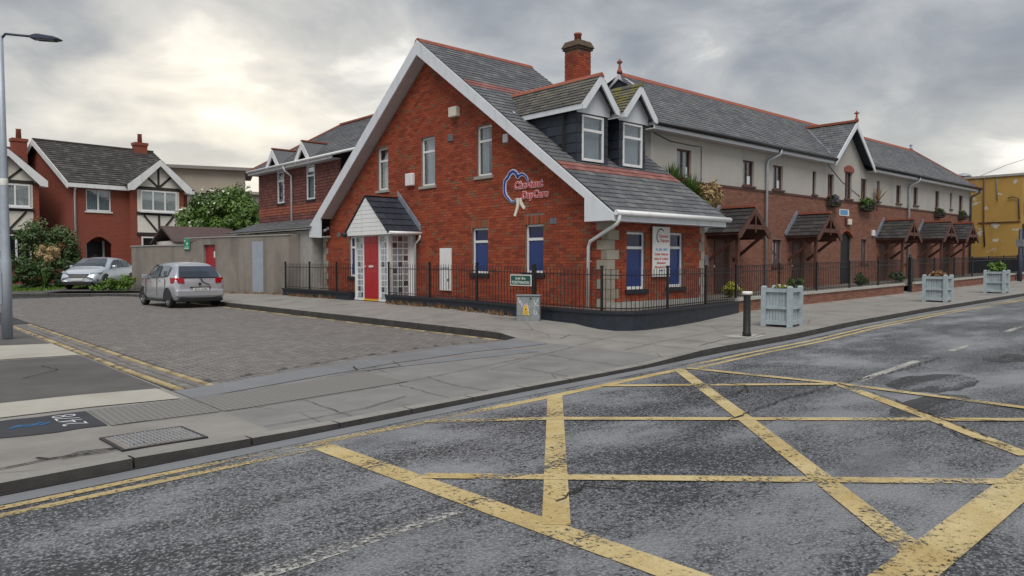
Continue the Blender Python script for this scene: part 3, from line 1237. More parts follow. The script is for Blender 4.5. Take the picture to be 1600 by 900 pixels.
def roadcrack(pts, w):
    mb = MB()
    rg_ = random.Random(int(pts[0][0] * 1000))
    q = []
    for (x0, y0), (x1, y1) in zip(pts, pts[1:]):
        n = max(2, int(math.hypot(x1 - x0, y1 - y0) / .07))
        q += [(x0 + (x1 - x0) * i / n + rg_.uniform(-.02, .02), y0 + (y1 - y0) * i / n + rg_.uniform(-.02, .02)) for i in range(n)]
    q.append(pts[-1])
    for a, b in zip(q, q[1:]):
        d = V((b[0] - a[0], b[1] - a[1], 0))
        s_ = V((-d.y, d.x, 0)).normalized() * w * rg_.uniform(.3, 1.0) / 2
        A, B = V((*a, rise(a[0]) + .0165)), V((*b, rise(b[0]) + .0165))
        mb.face([A - s_, B - s_, B + s_, A + s_])
    mb.build('road_crack', 'crack', main_road)


for pts in ([(6.3, 3.9), (7.0, 4.0), (7.9, 4.1), (9.2, 4.15)], [(9.3, 4.2), (9.0, 3.7), (8.6, 3.2), (8.0, 2.6), (7.4, 2.0)], [(8.3, 3.0), (8.0, 2.5), (8.3, 2.1)], [(7.7, 2.5), (7.3, 2.2), (7.2, 1.8)],
            [(3.35, 3.3), (3.75, 3.42), (3.9, 3.2)], [(7.9, 4.6), (8.3, 4.9), (8.2, 5.3)], [(7.0, 4.9), (7.5, 4.6), (8.0, 4.75)], [(9.4, 4.15), (11, 4.1), (13, 4.2)]):
    roadcrack(pts, .028)


def roadpatch(c, a, b, mat):
    mb = MB()
    rg_ = random.Random(int(c[0] * 100))
    n = 26
    pts = []
    for k in range(n):
        t2 = 2 * math.pi * k / n
        r_ = rg_.uniform(.88, 1.1)
        x, y = c[0] + a * r_ * math.cos(t2), c[1] + b * r_ * math.sin(t2)
        pts.append((x, y, rise(x) + .0025))
    mb.face(pts)
    mb.build('road_repair', mat, main_road)


roadpaint('patch_tar', (.06, .06, .064), (.042, .042, .046), .40)
roadpatch((10.3, 3.4), 1.0, .42, 'patch_tar')
roadpatch((13.8, 3.5), .7, .3, 'patch_tar')
roadpatch((8.7, 2.9), .9, .28, 'patch_tar')

# cast iron cover in the pavement
mc = root('manhole_cover', (1.85, 6.55, zp(1.85, 6.5)), 'rusty chequered iron cover set in the concrete beside the kerb', 'manhole cover')
z0 = zp(1.85, 6.5) + .006
PC = frame((1.57, 6.27, z0), (1, .09, 0), (0, 0, 1))
def PM(u_, v_, n_=0.0):
    return V((1.57 + u_ * .996 - v_ * .05, 6.27 + v_ + u_ * .09, zp(1.57 + u_, 6.4) + .010 + n_))


plain('rust_iron', (.26, .21, .18), .65, .1, .35, 22)
mbp = MB().prism([(0, 0), (.62, 0), (.62, .52), (0, .52)], PM, -.012, .002)
mbp.build('plate', 'rust_iron', mc)
fr_ = MB()
for a in ((0, .62, -.03, 0), (0, .62, .52, .55), (-.03, 0, -.03, .55), (.62, .65, -.03, .55)):
    fr_.prism([(a[0], a[2]), (a[1], a[2]), (a[1], a[3]), (a[0], a[3])], PM, -.012, .004)
fr_.build('rim', 'iron', mc)
st = MB()
for i in range(15):
    for j in range(12):
        a, b = .02 + i * .04, .025 + j * .041
        if (i + j) % 2:
            st.prism([(a, b), (a + .034, b), (a + .034, b + .014), (a, b + .014)], PM, .002, .008)
        else:
            st.prism([(a + .010, b - .01), (a + .024, b - .01), (a + .024, b + .026), (a + .010, b + .026)], PM, .002, .008)
st.build('chequer_studs', 'galvanised', mc, kind='stuff')

# ------------------------------------------------------------------ day care house on the corner
GX, FY = 12.86, 11.05          # gable wall plane, front wall plane
GZ = .46                       # level of its yard
dc = root('corner_house', (14.7, 17.5, GZ), 'red brick corner house with slate roof, two dormers and white gable boards', 'house')
Pg_ = frame((GX, 0, 0), (0, 1, 0), (-1, 0, 0))          # gable face, u = Y
Pf_ = frame((0, FY, 0), (1, 0, 0), (0, -1, 0))          # front face, u = X
RZ_, RY_ = 8.01, 18.03                                  # ridge
EY, EZ = 10.60, 2.66                                    # front eave
BY, BZ = 24.85, 2.85                                    # back eave
XA, XB = 12.47, 17.0                                    # verges
sl_f = (RZ_ - EZ) / (RY_ - EY)
sl_b = (RZ_ - BZ) / (BY - RY_)
DROP = .44


def gtop(y):
    if y < 11.41:
        return 2.47
    if y > 24.1:
        return 2.42
    return min(RZ_ - DROP - sl_f * (RY_ - y), RZ_ - DROP - sl_b * (y - RY_)) - .01


gw = [  # u0,u1,v0,v1 openings in the gable
    (20.22, 20.86, 3.85, 5.20), (17.70, 18.41, 3.80, 5.23), (15.13, 15.77, 3.87, 5.23),
    (15.29, 15.98, 1.24, 2.47), (13.16, 13.82, 1.26, 2.49), (22.02, 22.72, 1.05, 2.41)]
sold_h = [(a - .05, b + .05, d, d + .225) for a, b, c, d in gw[3:5]]
wb = MB()
wall_sheet(wb, Pg_, FY, 24.55, GZ - .2, gtop, gw, (11.41, 11.4101, RY_, 24.1, 24.1001))
gable = wb.build('gable_wall', 'mortar', dc)
left_g = lambda v: max(FY + .005, (11.41 if v > 2.44 else FY), RY_ - (RZ_ - DROP - .02 - v) / sl_f)
right_g = lambda v: min(24.55 if v < 2.40 else 24.1, RY_ + (RZ_ - DROP - .02 - v) / sl_b)
porch_hole = (18.80, 20.55, 0, 2.4)
bl = bricks(Pg_, GZ - .15, 7.5, left_g, right_g, gw + sold_h + [porch_hole])
for a, b, c, d in gw[3:5]:
    x = a - .05
    while x + .065 <= b + .055:
        bl.append([Pg_(x, d + .01, 0), Pg_(x + .065, d + .01, 0), Pg_(x + .065, d + .218, 0), Pg_(x, d + .218, 0), Pg_(x, d + .01, .011), Pg_(x + .065, d + .01, .011), Pg_(x + .065, d + .218, .011), Pg_(x, d + .218, .011)])
        x += .075
lay(gable, 'brick', 'bricks', 'brick', bl, 200)
for i, (a, b, c, d) in enumerate(gw):
    if i < 3:
        window(dc, Pg_, a, b, c, d, .40, top='glass_clear', low='glass_clear', curtain=((0, .80), (0, .82), (.55, 1))[i])
    else:
        window(dc, Pg_, a, b, c, d, .36, top='blue_dark', low='blue_film', sill='black_paint', sillw=.10)

fw_ = [(13.50, 14.20, .90, 2.25), (15.05, 15.74, .92, 2.27)]
wb = MB()
wall_sheet(wb, Pf_, GX, 16.62, GZ - .2, lambda x: 2.55, fw_)
front = wb.build('front_wall', 'mortar', dc)
lay(front, 'brick', 'bricks', 'brick', bricks(Pf_, GZ + .10, 2.55, lambda v: GX + .01, lambda v: 16.62, fw_), 100)
for a, b, c, d in fw_:
    window(dc, Pf_, a, b, c, d, .36, top='blue_dark', low='blue_film', sill='black_paint', sillw=.10)
MB().box(GX - .02, 16.64, FY - .03, FY + .05, GZ - .2, GZ + .16).build('plinth', 'stone_sill', dc)
sw = MB()
sw.box(16.55, 16.62, FY + .01, 24.5, 0.2, 2.6)
sw.face([(16.6, FY, 2.5), (16.6, 24.5, 2.5), (16.6, RY_, 7.6)])
sw.box(GX + .02, 16.55, 24.45, 24.55, .2, 2.6)
sw.build('back_wall', 'house_brick', dc)

# quoins, alternating long and short round the corner
q1, q2 = [], []
for k in range(9):
    z = GZ + .02 + k * .225
    lg, lf = (.34, .20) if k % 2 == 0 else (.20, .34)
    mb = MB()
    d = .016 + .004 * (k % 3)
    mb.box(GX - d, GX + lf, FY - d, FY + .02, z, z + .215)
    mb.box(GX - d, GX + .02, FY + .02, FY + lg, z, z + .215)
    mb.build('quoin', 'quoin_stone', dc)
    mb = MB()
    lf = .20 if k % 2 == 0 else .12
    mb.box(16.62 - lf, 16.62 + d, FY - d, FY + .12, z, z + .215)
    mb.build('quoin', 'quoin_stone', dc)
    mb = MB()
    lg = .34 if k % 2 == 0 else .2
    mb.box(GX - d, GX + .1, 24.55 - lg, 24.55 + d, z, z + .215)
    mb.build('quoin', 'quoin_stone', dc)

# roof
rb = MB()
PX = lambda y, z, x: V((x, y, z))
rb.prism([(RY_, RZ_), (EY, EZ), (EY, EZ - .10), (RY_, RZ_ - .14), (BY, BZ - .10), (BY, BZ)], PX, XA + .02, XB)
roof = rb.build('roof', 'roof_felt', dc)
rows = slates((XA, EY - .03, EZ), (XB, EY - .03, EZ), (XB, RY_, RZ_), (XA, RY_, RZ_), .30, .20)
norm, red = [], []
D1, D2 = (13.24, 14.36), (14.82, 15.88)
for i, ps_ in rows.items():
    yc = EY + (RY_ - EY) * (i + .5) / len(rows)
    isred = 12.0 < yc < 12.45 or 15.55 < yc < 16.0
    for p in ps_:
        xc = (p[0].x + p[1].x) / 2
        if 12.5 < yc < 14.2 and any(a + .12 < xc < b - .12 for a, b in (D1, D2)):
            continue
        (red if isred else norm).append(p)
lay(roof, 'slate', 'slates', 'slate', norm, 260)
lay(roof, 'red_slate', 'red_slates', 'slate_red', red, 300)
back = []
for p in slates((XB, BY + .03, BZ), (XA, BY + .03, BZ), (XA, RY_, RZ_), (XB, RY_, RZ_), .30, .20).values():
    back += p
mb = MB()
for p in back:
    mb.hexa(p, back=False)
mb.build('rear_slates', 'slate', roof, kind='stuff')
mb = MB()
for k in range(15):
    a = XA + (XB - XA) * k / 15
    b = XA + (XB - XA) * (k + 1) / 15 - .008
    mb.prism([(RY_ - .16, RZ_ - .085), (RY_ - .10, RZ_ + .01), (RY_, RZ_ + .055), (RY_ + .10, RZ_ + .01), (RY_ + .16, RZ_ - .085)], PX, a, b)
mb.build('ridge_tiles', 'terracotta', roof)
# bargeboards with boxed feet, and soffits
t_ = .10
MB().prism([(RY_, RZ_ - .02), (EY, EZ - .02), (EY, EZ - .2), (11.41, EZ - .2), (11.41, 2.99), (RY_, RZ_ - DROP)], PX, XA - .03, XA + .02).build('bargeboard', 'white_board', dc)
MB().prism([(RY_ + .001, RZ_ - .02), (RY_ + .001, RZ_ - DROP), (24.0, RZ_ - DROP - sl_b * (24.0 - RY_)), (24.0, 2.40), (BY, 2.44), (BY, BZ - .02)], PX, XA - .03, XA + .02).build('bargeboard', 'white_board', dc)
mb = MB()
for (y0, z0, y1, z1) in ((RY_, RZ_ - DROP + .02, 11.41, 2.99 + .02), (RY_, RZ_ - DROP + .02, 24.0, RZ_ - DROP - sl_b * (24.0 - RY_) + .02)):
    mb.hexa([(XA + .02, y0, z0), (XA + .02, y1, z1), (GX + .05, y1, z1), (GX + .05, y0, z0), (XA + .02, y0, z0 + .03), (XA + .02, y1, z1 + .03), (GX + .05, y1, z1 + .03), (GX + .05, y0, z0 + .03)])
mb.box(XA + .02, GX + .1, EY + .02, 11.41, EZ - .2, EZ - .17)
mb.box(XA + .02, GX + .1, 24.0, BY - .02, 2.42, 2.45)
mb.box(GX + .1, XB - .02, EY + .02, FY + .1, EZ - .2, EZ - .17)
mb.build('soffit', 'soffit', dc)
MB().box(XA + .02, XB - .05, EY - .012, EY + .02, EZ - .21, EZ - .02).build('fascia', 'white_board', dc)
g = MB()
g.tube([(XA + .02, EY - .075, EZ - .03), (XB + .05, EY - .075, EZ - .03)], .062, 8)
g.build('gutter', 'upvc', dc, bevel=0)
g = MB()
g.tube([(12.60, EY - .075, EZ - .03), (12.60, EY - .075, EZ - .19), (12.60, EY - .02, EZ - .27), (12.74, 11.50, 2.02), (12.775, 11.58, 1.90), (12.775, 11.60, GZ)], .042, 8)
g.box(12.77, 12.86, 11.56, 11.64, 1.55, 1.58)
g.build('downpipe', 'upvc', dc)

# dormers
for di, (xa, xb) in enumerate((D1, D2)):
    xc = (xa + xb) / 2
    y0 = 12.40
    zr = lambda y: EZ + sl_f * (y - EY)
    top_e, top_a, hw, yf = 5.33, 6.13, .70, 12.10
    ye, yr = EY + (top_e - EZ) / sl_f, EY + (top_a - EZ) / sl_f
    dm = MB()
    Pd = frame((0, y0, 0), (1, 0, 0), (0, -1, 0))
    wx0, wx1 = xc - .395, xc + .395
    for a, b in ((xa, wx0), (wx1, xb)):
        dm.face([Pd(a, 3.90), Pd(b, 3.90), Pd(b, 5.30), Pd(a, 5.30)])
        dm.face([Pd(a, 3.90, -.12), Pd(b, 3.90, -.12), Pd(b, 5.30, -.12), Pd(a, 5.30, -.12)])
    dm.face([Pd(wx0, 3.9), Pd(wx1, 3.9), Pd(wx1, 4.03), Pd(wx0, 4.03)])
    dm.face([Pd(wx0, 5.15), Pd(wx1, 5.15), Pd(wx1, 5.3), Pd(wx0, 5.3)])
    for x in (xa, xb):
        dm.face([(x, y0, zr(y0) - .1), (x, ye + .1, top_e), (x, y0, top_e + .02)])
    dm.face([(xa, y0 + .13, 3.9), (xb, y0 + .13, 3.9), (xb, y0 + .13, 5.3), (xa, y0 + .13, 5.3)])
    dorm = dm.build('dormer', 'slate_hung', dc)
    # slate-hung cheeks and front strips
    ch = []
    z = 3.98
    i = 0
    while z < 5.28:
        z1 = min(z + .24, 5.32)
        yl_ = EY + (z - EZ) / sl_f
        for x, sgn in ((xa, -1), (xb, 1)):
            y = y0
            w = .42
            yy = [y0] + [y0 + .21 * (i % 2) + .42 * k for k in range(1, 7)]
            yy = [q for q in yy if q < yl_ - .04] + [yl_]
            for p, q in zip(yy, yy[1:]):
                a = [(x, p + .004, z), (x, q - .004, z), (x, q - .004, z1 + .02), (x, p + .004, z1 + .02)]
                o1, o2 = sgn * .020, sgn * .006
                b = [(x + o1, p + .004, z), (x + o1, q - .004, z), (x + o2, q - .004, z1 + .02), (x + o2, p + .004, z1 + .02)]
                ch.append(a + b)
        for a_, b_ in ((xa - .01, wx0 - .004), (wx1 + .004, xb + .01)):
            a = [(a_, y0, z), (b_, y0, z), (b_, y0, z1 + .02), (a_, y0, z1 + .02)]
            b = [(a_, y0 - .020, z), (b_, y0 - .020, z), (b_, y0 - .006, z1 + .02), (a_, y0 - .006, z1 + .02)]
            ch.append(a + b)
        z += .24
        i += 1
    lay(dorm, 'hung_slate', 'hung_slates', 'slate_hung', ch, 300)
    window(dc, Pd, wx0, wx1, 4.03, 5.15, .36, top='glass_clear', low='glass_clear', curtain=(.02, .98), sill=None, rec=-.03, name='dormer_window')
    MB().prism([(xc - .60, 5.18), (xc + .60, 5.18), (xc + .60, 5.42), (xc, 6.02), (xc - .60, 5.42)], Pd, .022, .055).build('gable_panel', 'white_board', dorm)
    Pb = frame((0, yf, 0), (1, 0, 0), (0, -1, 0))
    MB().prism([(xc, top_a), (xc - hw, top_e), (xc - hw, top_e - .13), (xc - hw + .14, top_e - .10), (xc, top_a - .24), (xc + hw - .14, top_e - .10), (xc + hw, top_e - .13), (xc + hw, top_e)], Pb, -.04, 0).build('bargeboard', 'white_board', dorm)
    rm = MB()
    for sg in (-1, 1):
        rm.hexa([(xc, yf + .02, top_a - .07), (xc + sg * hw, yf + .02, top_e - .07), (xc + sg * hw, ye + .05, top_e - .07), (xc, yr + .05, top_a - .07),
                 (xc, yf + .02, top_a), (xc + sg * hw, yf + .02, top_e), (xc + sg * hw, ye + .05, top_e), (xc, yr + .05, top_a)])
    rm.build('dormer_roof', 'roof_felt', dorm)
    for sg in (-1, 1):
        MB().box(xc + sg * hw - .012, xc + sg * hw + .012, yf, ye - .05, top_e - .13, top_e - .005).build('fascia', 'white_board', dorm)
    sm = 'slate_moss' if di else 'slate_lichen'
    dl = []
    for sg in (-1, 1):
        for p in slates((xc + sg * (hw + .02), yf + .0, top_e), (xc + sg * (hw + .02), ye + .1, top_e), (xc, yr + .1, top_a), (xc, yf + .0, top_a), .26, .15, .014).values():
            dl += p
    lay(dorm, 'slate', 'slates', sm, dl, 20 if di == 0 else 20)
    MB().prism([(xc - .09, top_a - .05), (xc, top_a + .05), (xc + .09, top_a - .05)], lambda u_, v_, n_: V((u_, n_, v_)), yf - .02, yr + .05).build('ridge_tiles', 'terracotta' if di == 0 else 'slate_moss', dorm)
    MB().bar((xc - hw - .06, ye + .16, top_e + .14), (xc - hw - .02, ye - .02, top_e - .06), .10, .02).build('flashing', 'white_board', dorm)

# chimney rising past the verge
ck = MB()
ck.box(16.95, 17.52, 15.82, 16.40, .3, 8.16)
stack = ck.build('chimney', 'mortar', dc)
cbk = []
Pcl = frame((16.95, 15.82, 0), (0, 1, 0), (-1, 0, 0))
Pcf = frame((16.95, 15.82, 0), (1, 0, 0), (0, -1, 0))
cbk += bricks(Pcl, 6.3, 8.16, lambda v: -.01, lambda v: .58, [])
cbk += bricks(Pcf, 6.3, 8.16, lambda v: -.01, lambda v: .57, [])
lay(stack, 'brick', 'bricks', 'brick', cbk, 300)
MB().box(16.90, 17.57, 15.77, 16.45, 8.16, 8.24).hexa([(16.86, 15.73, 8.24), (17.61, 15.73, 8.24), (17.61, 16.49, 8.24), (16.86, 16.49, 8.24), (16.95, 15.82, 8.44), (17.52, 15.82, 8.44), (17.52, 16.40, 8.44), (16.95, 16.40, 8.44)]).build('chimney_cap', 'chimney_brown', stack)
MB().lathe((17.235, 16.11, 8.43), [(.12, 0), (.105, .22), (.125, .23), (.125, .29), (.09, .29)], 14).build('chimney_pot', 'terracotta', stack)

# porch
PXF, PYa, PYb = 11.88, 18.71, 20.65
pz = .38
po = MB()
for a, b in ((PYa, PYa + .09), (PYb - .08, PYb)):
    po.box(PXF, PXF + .09, a, b, pz, 2.42)
for a, b in ((PYa + .50, PYa + .56), (PYb - .53, PYb - .47)):
    po.box(PXF + .01, PXF + .08, a, b, pz, 2.42)
po.box(GX - .13, GX, PYa - .002, PYa + .07, pz, 2.42)
po.box(PXF + .09, GX - .13, PYa + .002, PYa + .07, 2.36, 2.42)
po.box(PXF + .006, PXF + .085, PYa + .09, PYb - .08, 2.33, 2.42)
po.box(PXF - .01, PXF + .09, PYb - .52, PYb + .02, pz - .02, pz + .04)
po.box(PXF - .01, PXF + .09, PYa - .02, PYa + .55, pz - .02, pz + .04)
po.box(PXF + .09, GX, PYb - .07, PYb, pz, 2.42)
porch = po.build('porch', 'upvc', dc)
MB().box(PXF - .02, GX, PYa - .02, PYb + .02, .1, pz - .02).build('porch_base', 'dark_wall', porch)
MB().box(PXF + .12, GX, PYa + .1, PYb - .1, pz, pz + .02).build('porch_floor', 'garden_concrete', porch)
# glass blocks
bw = .192
def blocks(P, u0, nu, mat, v0=pz + .05, nv=10):
    for i in range(nu):
        for j in range(nv):
            mb = MB()
            a, v = u0 + i * bw, v0 + j * .19
            mb.hexa([P(a + .008, v + .008, -.03), P(a + bw - .008, v + .008, -.03), P(a + bw - .008, v + .182, -.03), P(a + .008, v + .182, -.03),
                     P(a + .022, v + .022, .006), P(a + bw - .022, v + .022, .006), P(a + bw - .022, v + .168, .006), P(a + .022, v + .168, .006)])
            mb.build('glass_block', mat if (i * 3 + j) % 4 else 'glass_block_dark', porch)


Pp = frame((PXF + .05, 0, 0), (0, 1, 0), (-1, 0, 0))
blocks(Pp, PYa + .10, 2, 'glass_block')
blocks(Pp, PYb - .465, 2, 'glass_block')
Pq = frame((0, PYa + .03, 0), (1, 0, 0), (0, -1, 0))
blocks(Pq, PXF + .15, 3, 'glass_block')
mb = MB()
mb.box(PXF + .055, PXF + .075, PYa + .10, PYa + .50, pz, 2.36)
mb.box(PXF + .055, PXF + .075, PYb - .47, PYb - .08, pz, 2.36)
mb.box(PXF + .1, GX - .13, PYa + .035, PYa + .055, pz, 2.36)
mb.build('block_joints', 'upvc', porch)
dy0, dy1 = PYa + .565, PYb - .535
dr = MB()
dr.box(PXF + .02, PXF + .06, dy0, dy1, pz + .03, 2.33)
door = dr.build('door', 'red_door', porch)
pn = MB()
dm_ = (dy0 + dy1) / 2
for (a, b) in ((dy0 + .09, dm_ - .04), (dm_ + .04, dy1 - .09)):
    for c, d in ((.20, .98), (1.22, 1.75), (1.82, 2.20)):
        pn.hexa([(PXF + .02, b, c), (PXF + .02, a, c), (PXF + .02, a, d), (PXF + .02, b, d), (PXF + .008, b - .025, c + .025), (PXF + .008, a + .025, c + .025), (PXF + .008, a + .025, d - .025), (PXF + .008, b - .025, d - .025)])
        pn.v[-8:] = [(x, y, z + pz - .1) for x, y, z in pn.v[-8:]]
pn.build('door_panel', 'red_door', door)
mb = MB()
mb.box(PXF + .0, PXF + .02, dm_ - .13, dm_ + .13, pz + 1.00, pz + 1.06)
mb.build('letter_box', 'chrome', door)
MB().bar((PXF - .03, dy1 - .05, pz + 1.03), (PXF - .03, dy1 - .19, pz + 1.03), .02, .025).box(PXF - .03, PXF + .02, dy1 - .07, dy1 - .045, pz + 1.015, pz + 1.045).build('handle', 'chrome', door)
MB().box(PXF - .02, PXF + .06, dy0, dy1, pz - .015, pz + .028).build('threshold', 'warning_yellow', door)
# porch roof: front triangle clad in white boards, slate slopes
pa, pe = 3.55, 2.44
py0, py1 = PYa - .26, PYb + .30
pm = (py0 + py1) / 2
px0 = PXF - .18
bd = MB()
n = 9
for k in range(n):
    f0, f1 = k / n, (k + 1) / n - .006
    z0_, z1_ = pe - .08 + (pa - pe + .02) * f0, pe - .08 + (pa - pe + .02) * f1
    a0, b0 = py0 + (pm - py0) * max(0, f0 - .03), py1 - (py1 - pm) * max(0, f0 - .03)
    a1, b1 = py0 + (pm - py0) * max(0, f1 - .03), py1 - (py1 - pm) * max(0, f1 - .03)
    bd.hexa([(px0 + .03, b0, z0_), (px0 + .03, a0, z0_), (px0 + .03, a1, z1_), (px0 + .03, b1, z1_), (px0, b0, z0_), (px0, a0, z0_), (px0 + .003, a1, z1_), (px0 + .003, b1, z1_)])
bd.box(px0 + .025, px0 + .04, py0 + .15, py1 - .15, pe - .07, pe + .1)
bd.prism([(py0, pe - .08), (py1, pe - .08), (pm, pa - .03)], PX, px0 + .031, px0 + .045)
bd.build('gable_boards', 'upvc', porch)
pr_ = MB()
for y in (py0, py1):
    pr_.hexa([(px0, pm, pa - .05), (px0, y, pe - .06), (GX, y, pe - .06), (GX, pm, pa - .05), (px0, pm, pa), (px0, y, pe), (GX, y, pe), (GX, pm, pa)])
proof = pr_.build('porch_roof', 'roof_felt', porch)
pl = []
for y in (py0, py1):
    for p in slates((px0 - .03, y, pe), (GX, y, pe), (GX, pm, pa), (px0 - .03, pm, pa), .30, .26, .016).values():
        pl += p
lay(proof, 'slate', 'slates', 'slate_hung', pl, 300)
MB().bar((px0 - .03, pm, pa + .035), (GX, pm, pa + .035), .14, .05).build('ridge_tiles', 'terracotta', proof)
fl = MB()
for k in range(7):
    f = k / 7
    y = py0 - .02 + (pm - py0) * f
    z = pe + .02 + (pa - pe) * f
    y1_, z1_ = py0 - .02 + (pm - py0) * (f + 1 / 7), pe + .02 + (pa - pe) * (f + 1 / 7)
    fl.hexa([(GX - .012, y, z), (GX - .012, y1_, z1_), (GX - .012, y1_, z1_ + .20), (GX - .012, y, z + .20), (GX - .03, y, z), (GX - .03, y1_, z1_), (GX - .02, y1_, z1_ + .19), (GX - .02, y, z + .19)])
fl.build('flashing', 'lead', proof)
g = MB()
g.tube([(px0 + .02, py0 - .05, pe - .04), (GX - .01, py0 - .05, pe - .04)], .05, 8)
g.tube([(GX - .06, py0 - .05, pe - .06), (GX - .06, py0 - .02, pe - .2), (GX - .06, PYa - .06, pe - .35), (GX - .06, PYa - .06, GZ)], .036, 8)
g.build('gutter', 'upvc', porch)
MB().box(px0 - .02, px0 + .5, py1 - .02, py1 + .08, pe - .10, pe - .02).build('gutter', 'upvc', porch)

# small things fixed to the gable
def wallbox(name, P, u0, u1, v0, v1, n1, mat, label, cat, louv=0, bev=.01, group=None):
    o = root(name, P((u0 + u1) / 2, v0, 0), label, cat, group)
    MB().fbox(P, u0, u1, v0, v1, .004, n1).build('cover', mat, o, bevel=bev)
    for k in range(louv):
        a = v0 + (v1 - v0) * (k + .25) / louv
        MB().fbox(P, u0 + .015, u1 - .015, a, a + (v1 - v0) * .4 / louv, n1, n1 + .008).build('louvre', mat, o)
    return o


wallbox('alarm_box', Pg_, 18.73, 19.10, 3.86, 4.24, .13, 'alarm_white', 'white alarm box on the brick gable above the porch roof', 'alarm box', bev=.025)
wallbox('flood_light', Pg_, 16.50, 16.86, 5.62, 5.90, .16, 'alarm_cream', 'cream box light high on the brick gable under the apex', 'light', bev=.02)
wallbox('wall_vent', Pg_, 14.46, 14.66, 4.66, 4.88, .04, 'alarm_white', 'small white louvred vent on the gable close under the sloping bargeboard', 'vent', 3, .004)
wallbox('wall_vent', Pg_, 16.84, 17.05, 4.98, 5.18, .03, 'vent_grey', 'round-cornered grey vent on the gable between two upper windows', 'vent', 4, .004)
wallbox('wall_vent', Pg_, 12.70, 12.92, 2.47, 2.62, .02, 'vent_grey', 'grey grille in the brickwork beneath the tree shaped sign', 'vent', 3, .003)
wallbox('wall_vent', Pg_, 23.35, 23.55, 2.42, 2.58, .02, 'vent_grey', 'grey grille in the brickwork left of the porch', 'vent', 3, .003)
mcab = wallbox('meter_cabinet', Pg_, 16.90, 17.42, .72, 1.94, .06, 'upvc', 'tall white meter cabinet on the gable behind the railings', 'meter cabinet', bev=.006)
MB().fbox(Pg_, 16.95, 17.37, 1.36, 1.385, .06, .066).fbox(Pg_, 16.95, 16.965, .78, 1.30, .06, .066).build('door_seam', 'vent_grey', mcab)
MB().fbox(Pg_, 17.0, 17.04, 1.0, 1.06, .06, .075).build('lock', 'iron', mcab)
sc_ = root('security_camera', Pg_(24.2, 2.72, 0), 'small white security camera on the gable under the left bargeboard', 'camera')
MB().fbox(Pg_, 24.15, 24.25, 2.70, 2.80, .004, .05).build('mount', 'alarm_white', sc_)
MB().tube([Pg_(24.2, 2.72, .05), Pg_(24.16, 2.66, .2)], .045, 10).build('body', 'alarm_white', sc_)
sc2 = root('porch_light', (px0, py1 - .06, pe - .05), 'small black lamp on the left corner of the porch gable', 'light')
MB().tube([(px0 - .01, py1 - .1, pe - .03), (px0 - .14, py1 - .1, pe - .06)], [.07, .08], 10).build('lamp_body', 'plastic_black', sc2)

# the sign: tree outline, trunk and two lines of letters
sg = root('day_care_sign', Pg_(13.9, 2.7, 0), 'tree shaped sign in blue and white with red lettering on the brick gable', 'sign')

def ribbon(pts, w, n0, n1, name, mat):
    mb = MB()
    Q = [V((a, b, 0)) for a, b in pts]
    sm_ = []
    for i in range(len(Q) - 1):
        p0, p1, p2, p3 = Q[max(i - 1, 0)], Q[i], Q[i + 1], Q[min(i + 2, len(Q) - 1)]
        for k in range(5):
            t1 = k / 5
            sm_.append(.5 * ((2 * p1) + (p2 - p0) * t1 + (2 * p0 - 5 * p1 + 4 * p2 - p3) * t1 ** 2 + (3 * p1 - p0 - 3 * p2 + p3) * t1 ** 3))
    sm_.append(Q[-1])
    E_ = []
    for i, p in enumerate(sm_):
        d = (sm_[min(i + 1, len(sm_) - 1)] - sm_[max(i - 1, 0)]).normalized()
        ww = w(i / (len(sm_) - 1)) if callable(w) else w
        s_ = V((-d.y, d.x, 0)) * ww / 2
        E_.append((p - s_, p + s_))
    for (a, b), (c, d) in zip(E_, E_[1:]):
        mb.hexa([Pg_(a.x, a.y, n0), Pg_(c.x, c.y, n0), Pg_(d.x, d.y, n0), Pg_(b.x, b.y, n0), Pg_(a.x, a.y, n1), Pg_(c.x, c.y, n1), Pg_(d.x, d.y, n1), Pg_(b.x, b.y, n1)])
    return mb.build(name, mat, sg)


crown = [(13.71, 3.58), (13.75, 3.69), (13.91, 3.78), (14.05, 3.74), (14.08, 3.72), (14.14, 3.82), (14.26, 3.88), (14.38, 3.83), (14.44, 3.75), (14.55, 3.67), (14.59, 3.52), (14.58, 3.37), (14.52, 3.26), (14.43, 3.19), (14.33, 3.11), (14.22, 3.11), (14.12, 3.16)]
ribbon(crown, lambda f: .055 + .075 * math.sin(math.pi * min(1, f * 1.1)), .012, .035, 'crown_backing', 'letter_pale')
ribbon(crown, lambda f: .02 + .05 * math.sin(math.pi * min(1, f * 1.1)), .034, .046, 'crown_outline', 'letter_blue')
ribbon([(14.10, 3.18), (14.07, 3.03), (14.11, 2.89), (14.19, 2.73)], .085, .012, .045, 'trunk', 'letter_cream')
ribbon([(13.97, 3.18), (13.95, 3.06), (13.88, 2.96), (13.81, 2.91)], .075, .012, .045, 'trunk', 'letter_cream')
for s_, uc, v_, z_, sp in (('Chestnut', 13.69, 3.42, .26, 1.08), ('DayCare', 13.45, 3.16, .25, 1.06)):
    Pt = lambda u_, v, n, uc=uc: Pg_(uc - u_, v, n)
    text(sg, 'letter_backing', s_, z_, Pt, 0, v_, .030, 'letter_pink', .012, .12, .016, spacing=sp)
    text(sg, 'lettering', s_, z_, Pt, 0, v_, .046, 'letter_red', .006, .12, .000, spacing=sp)

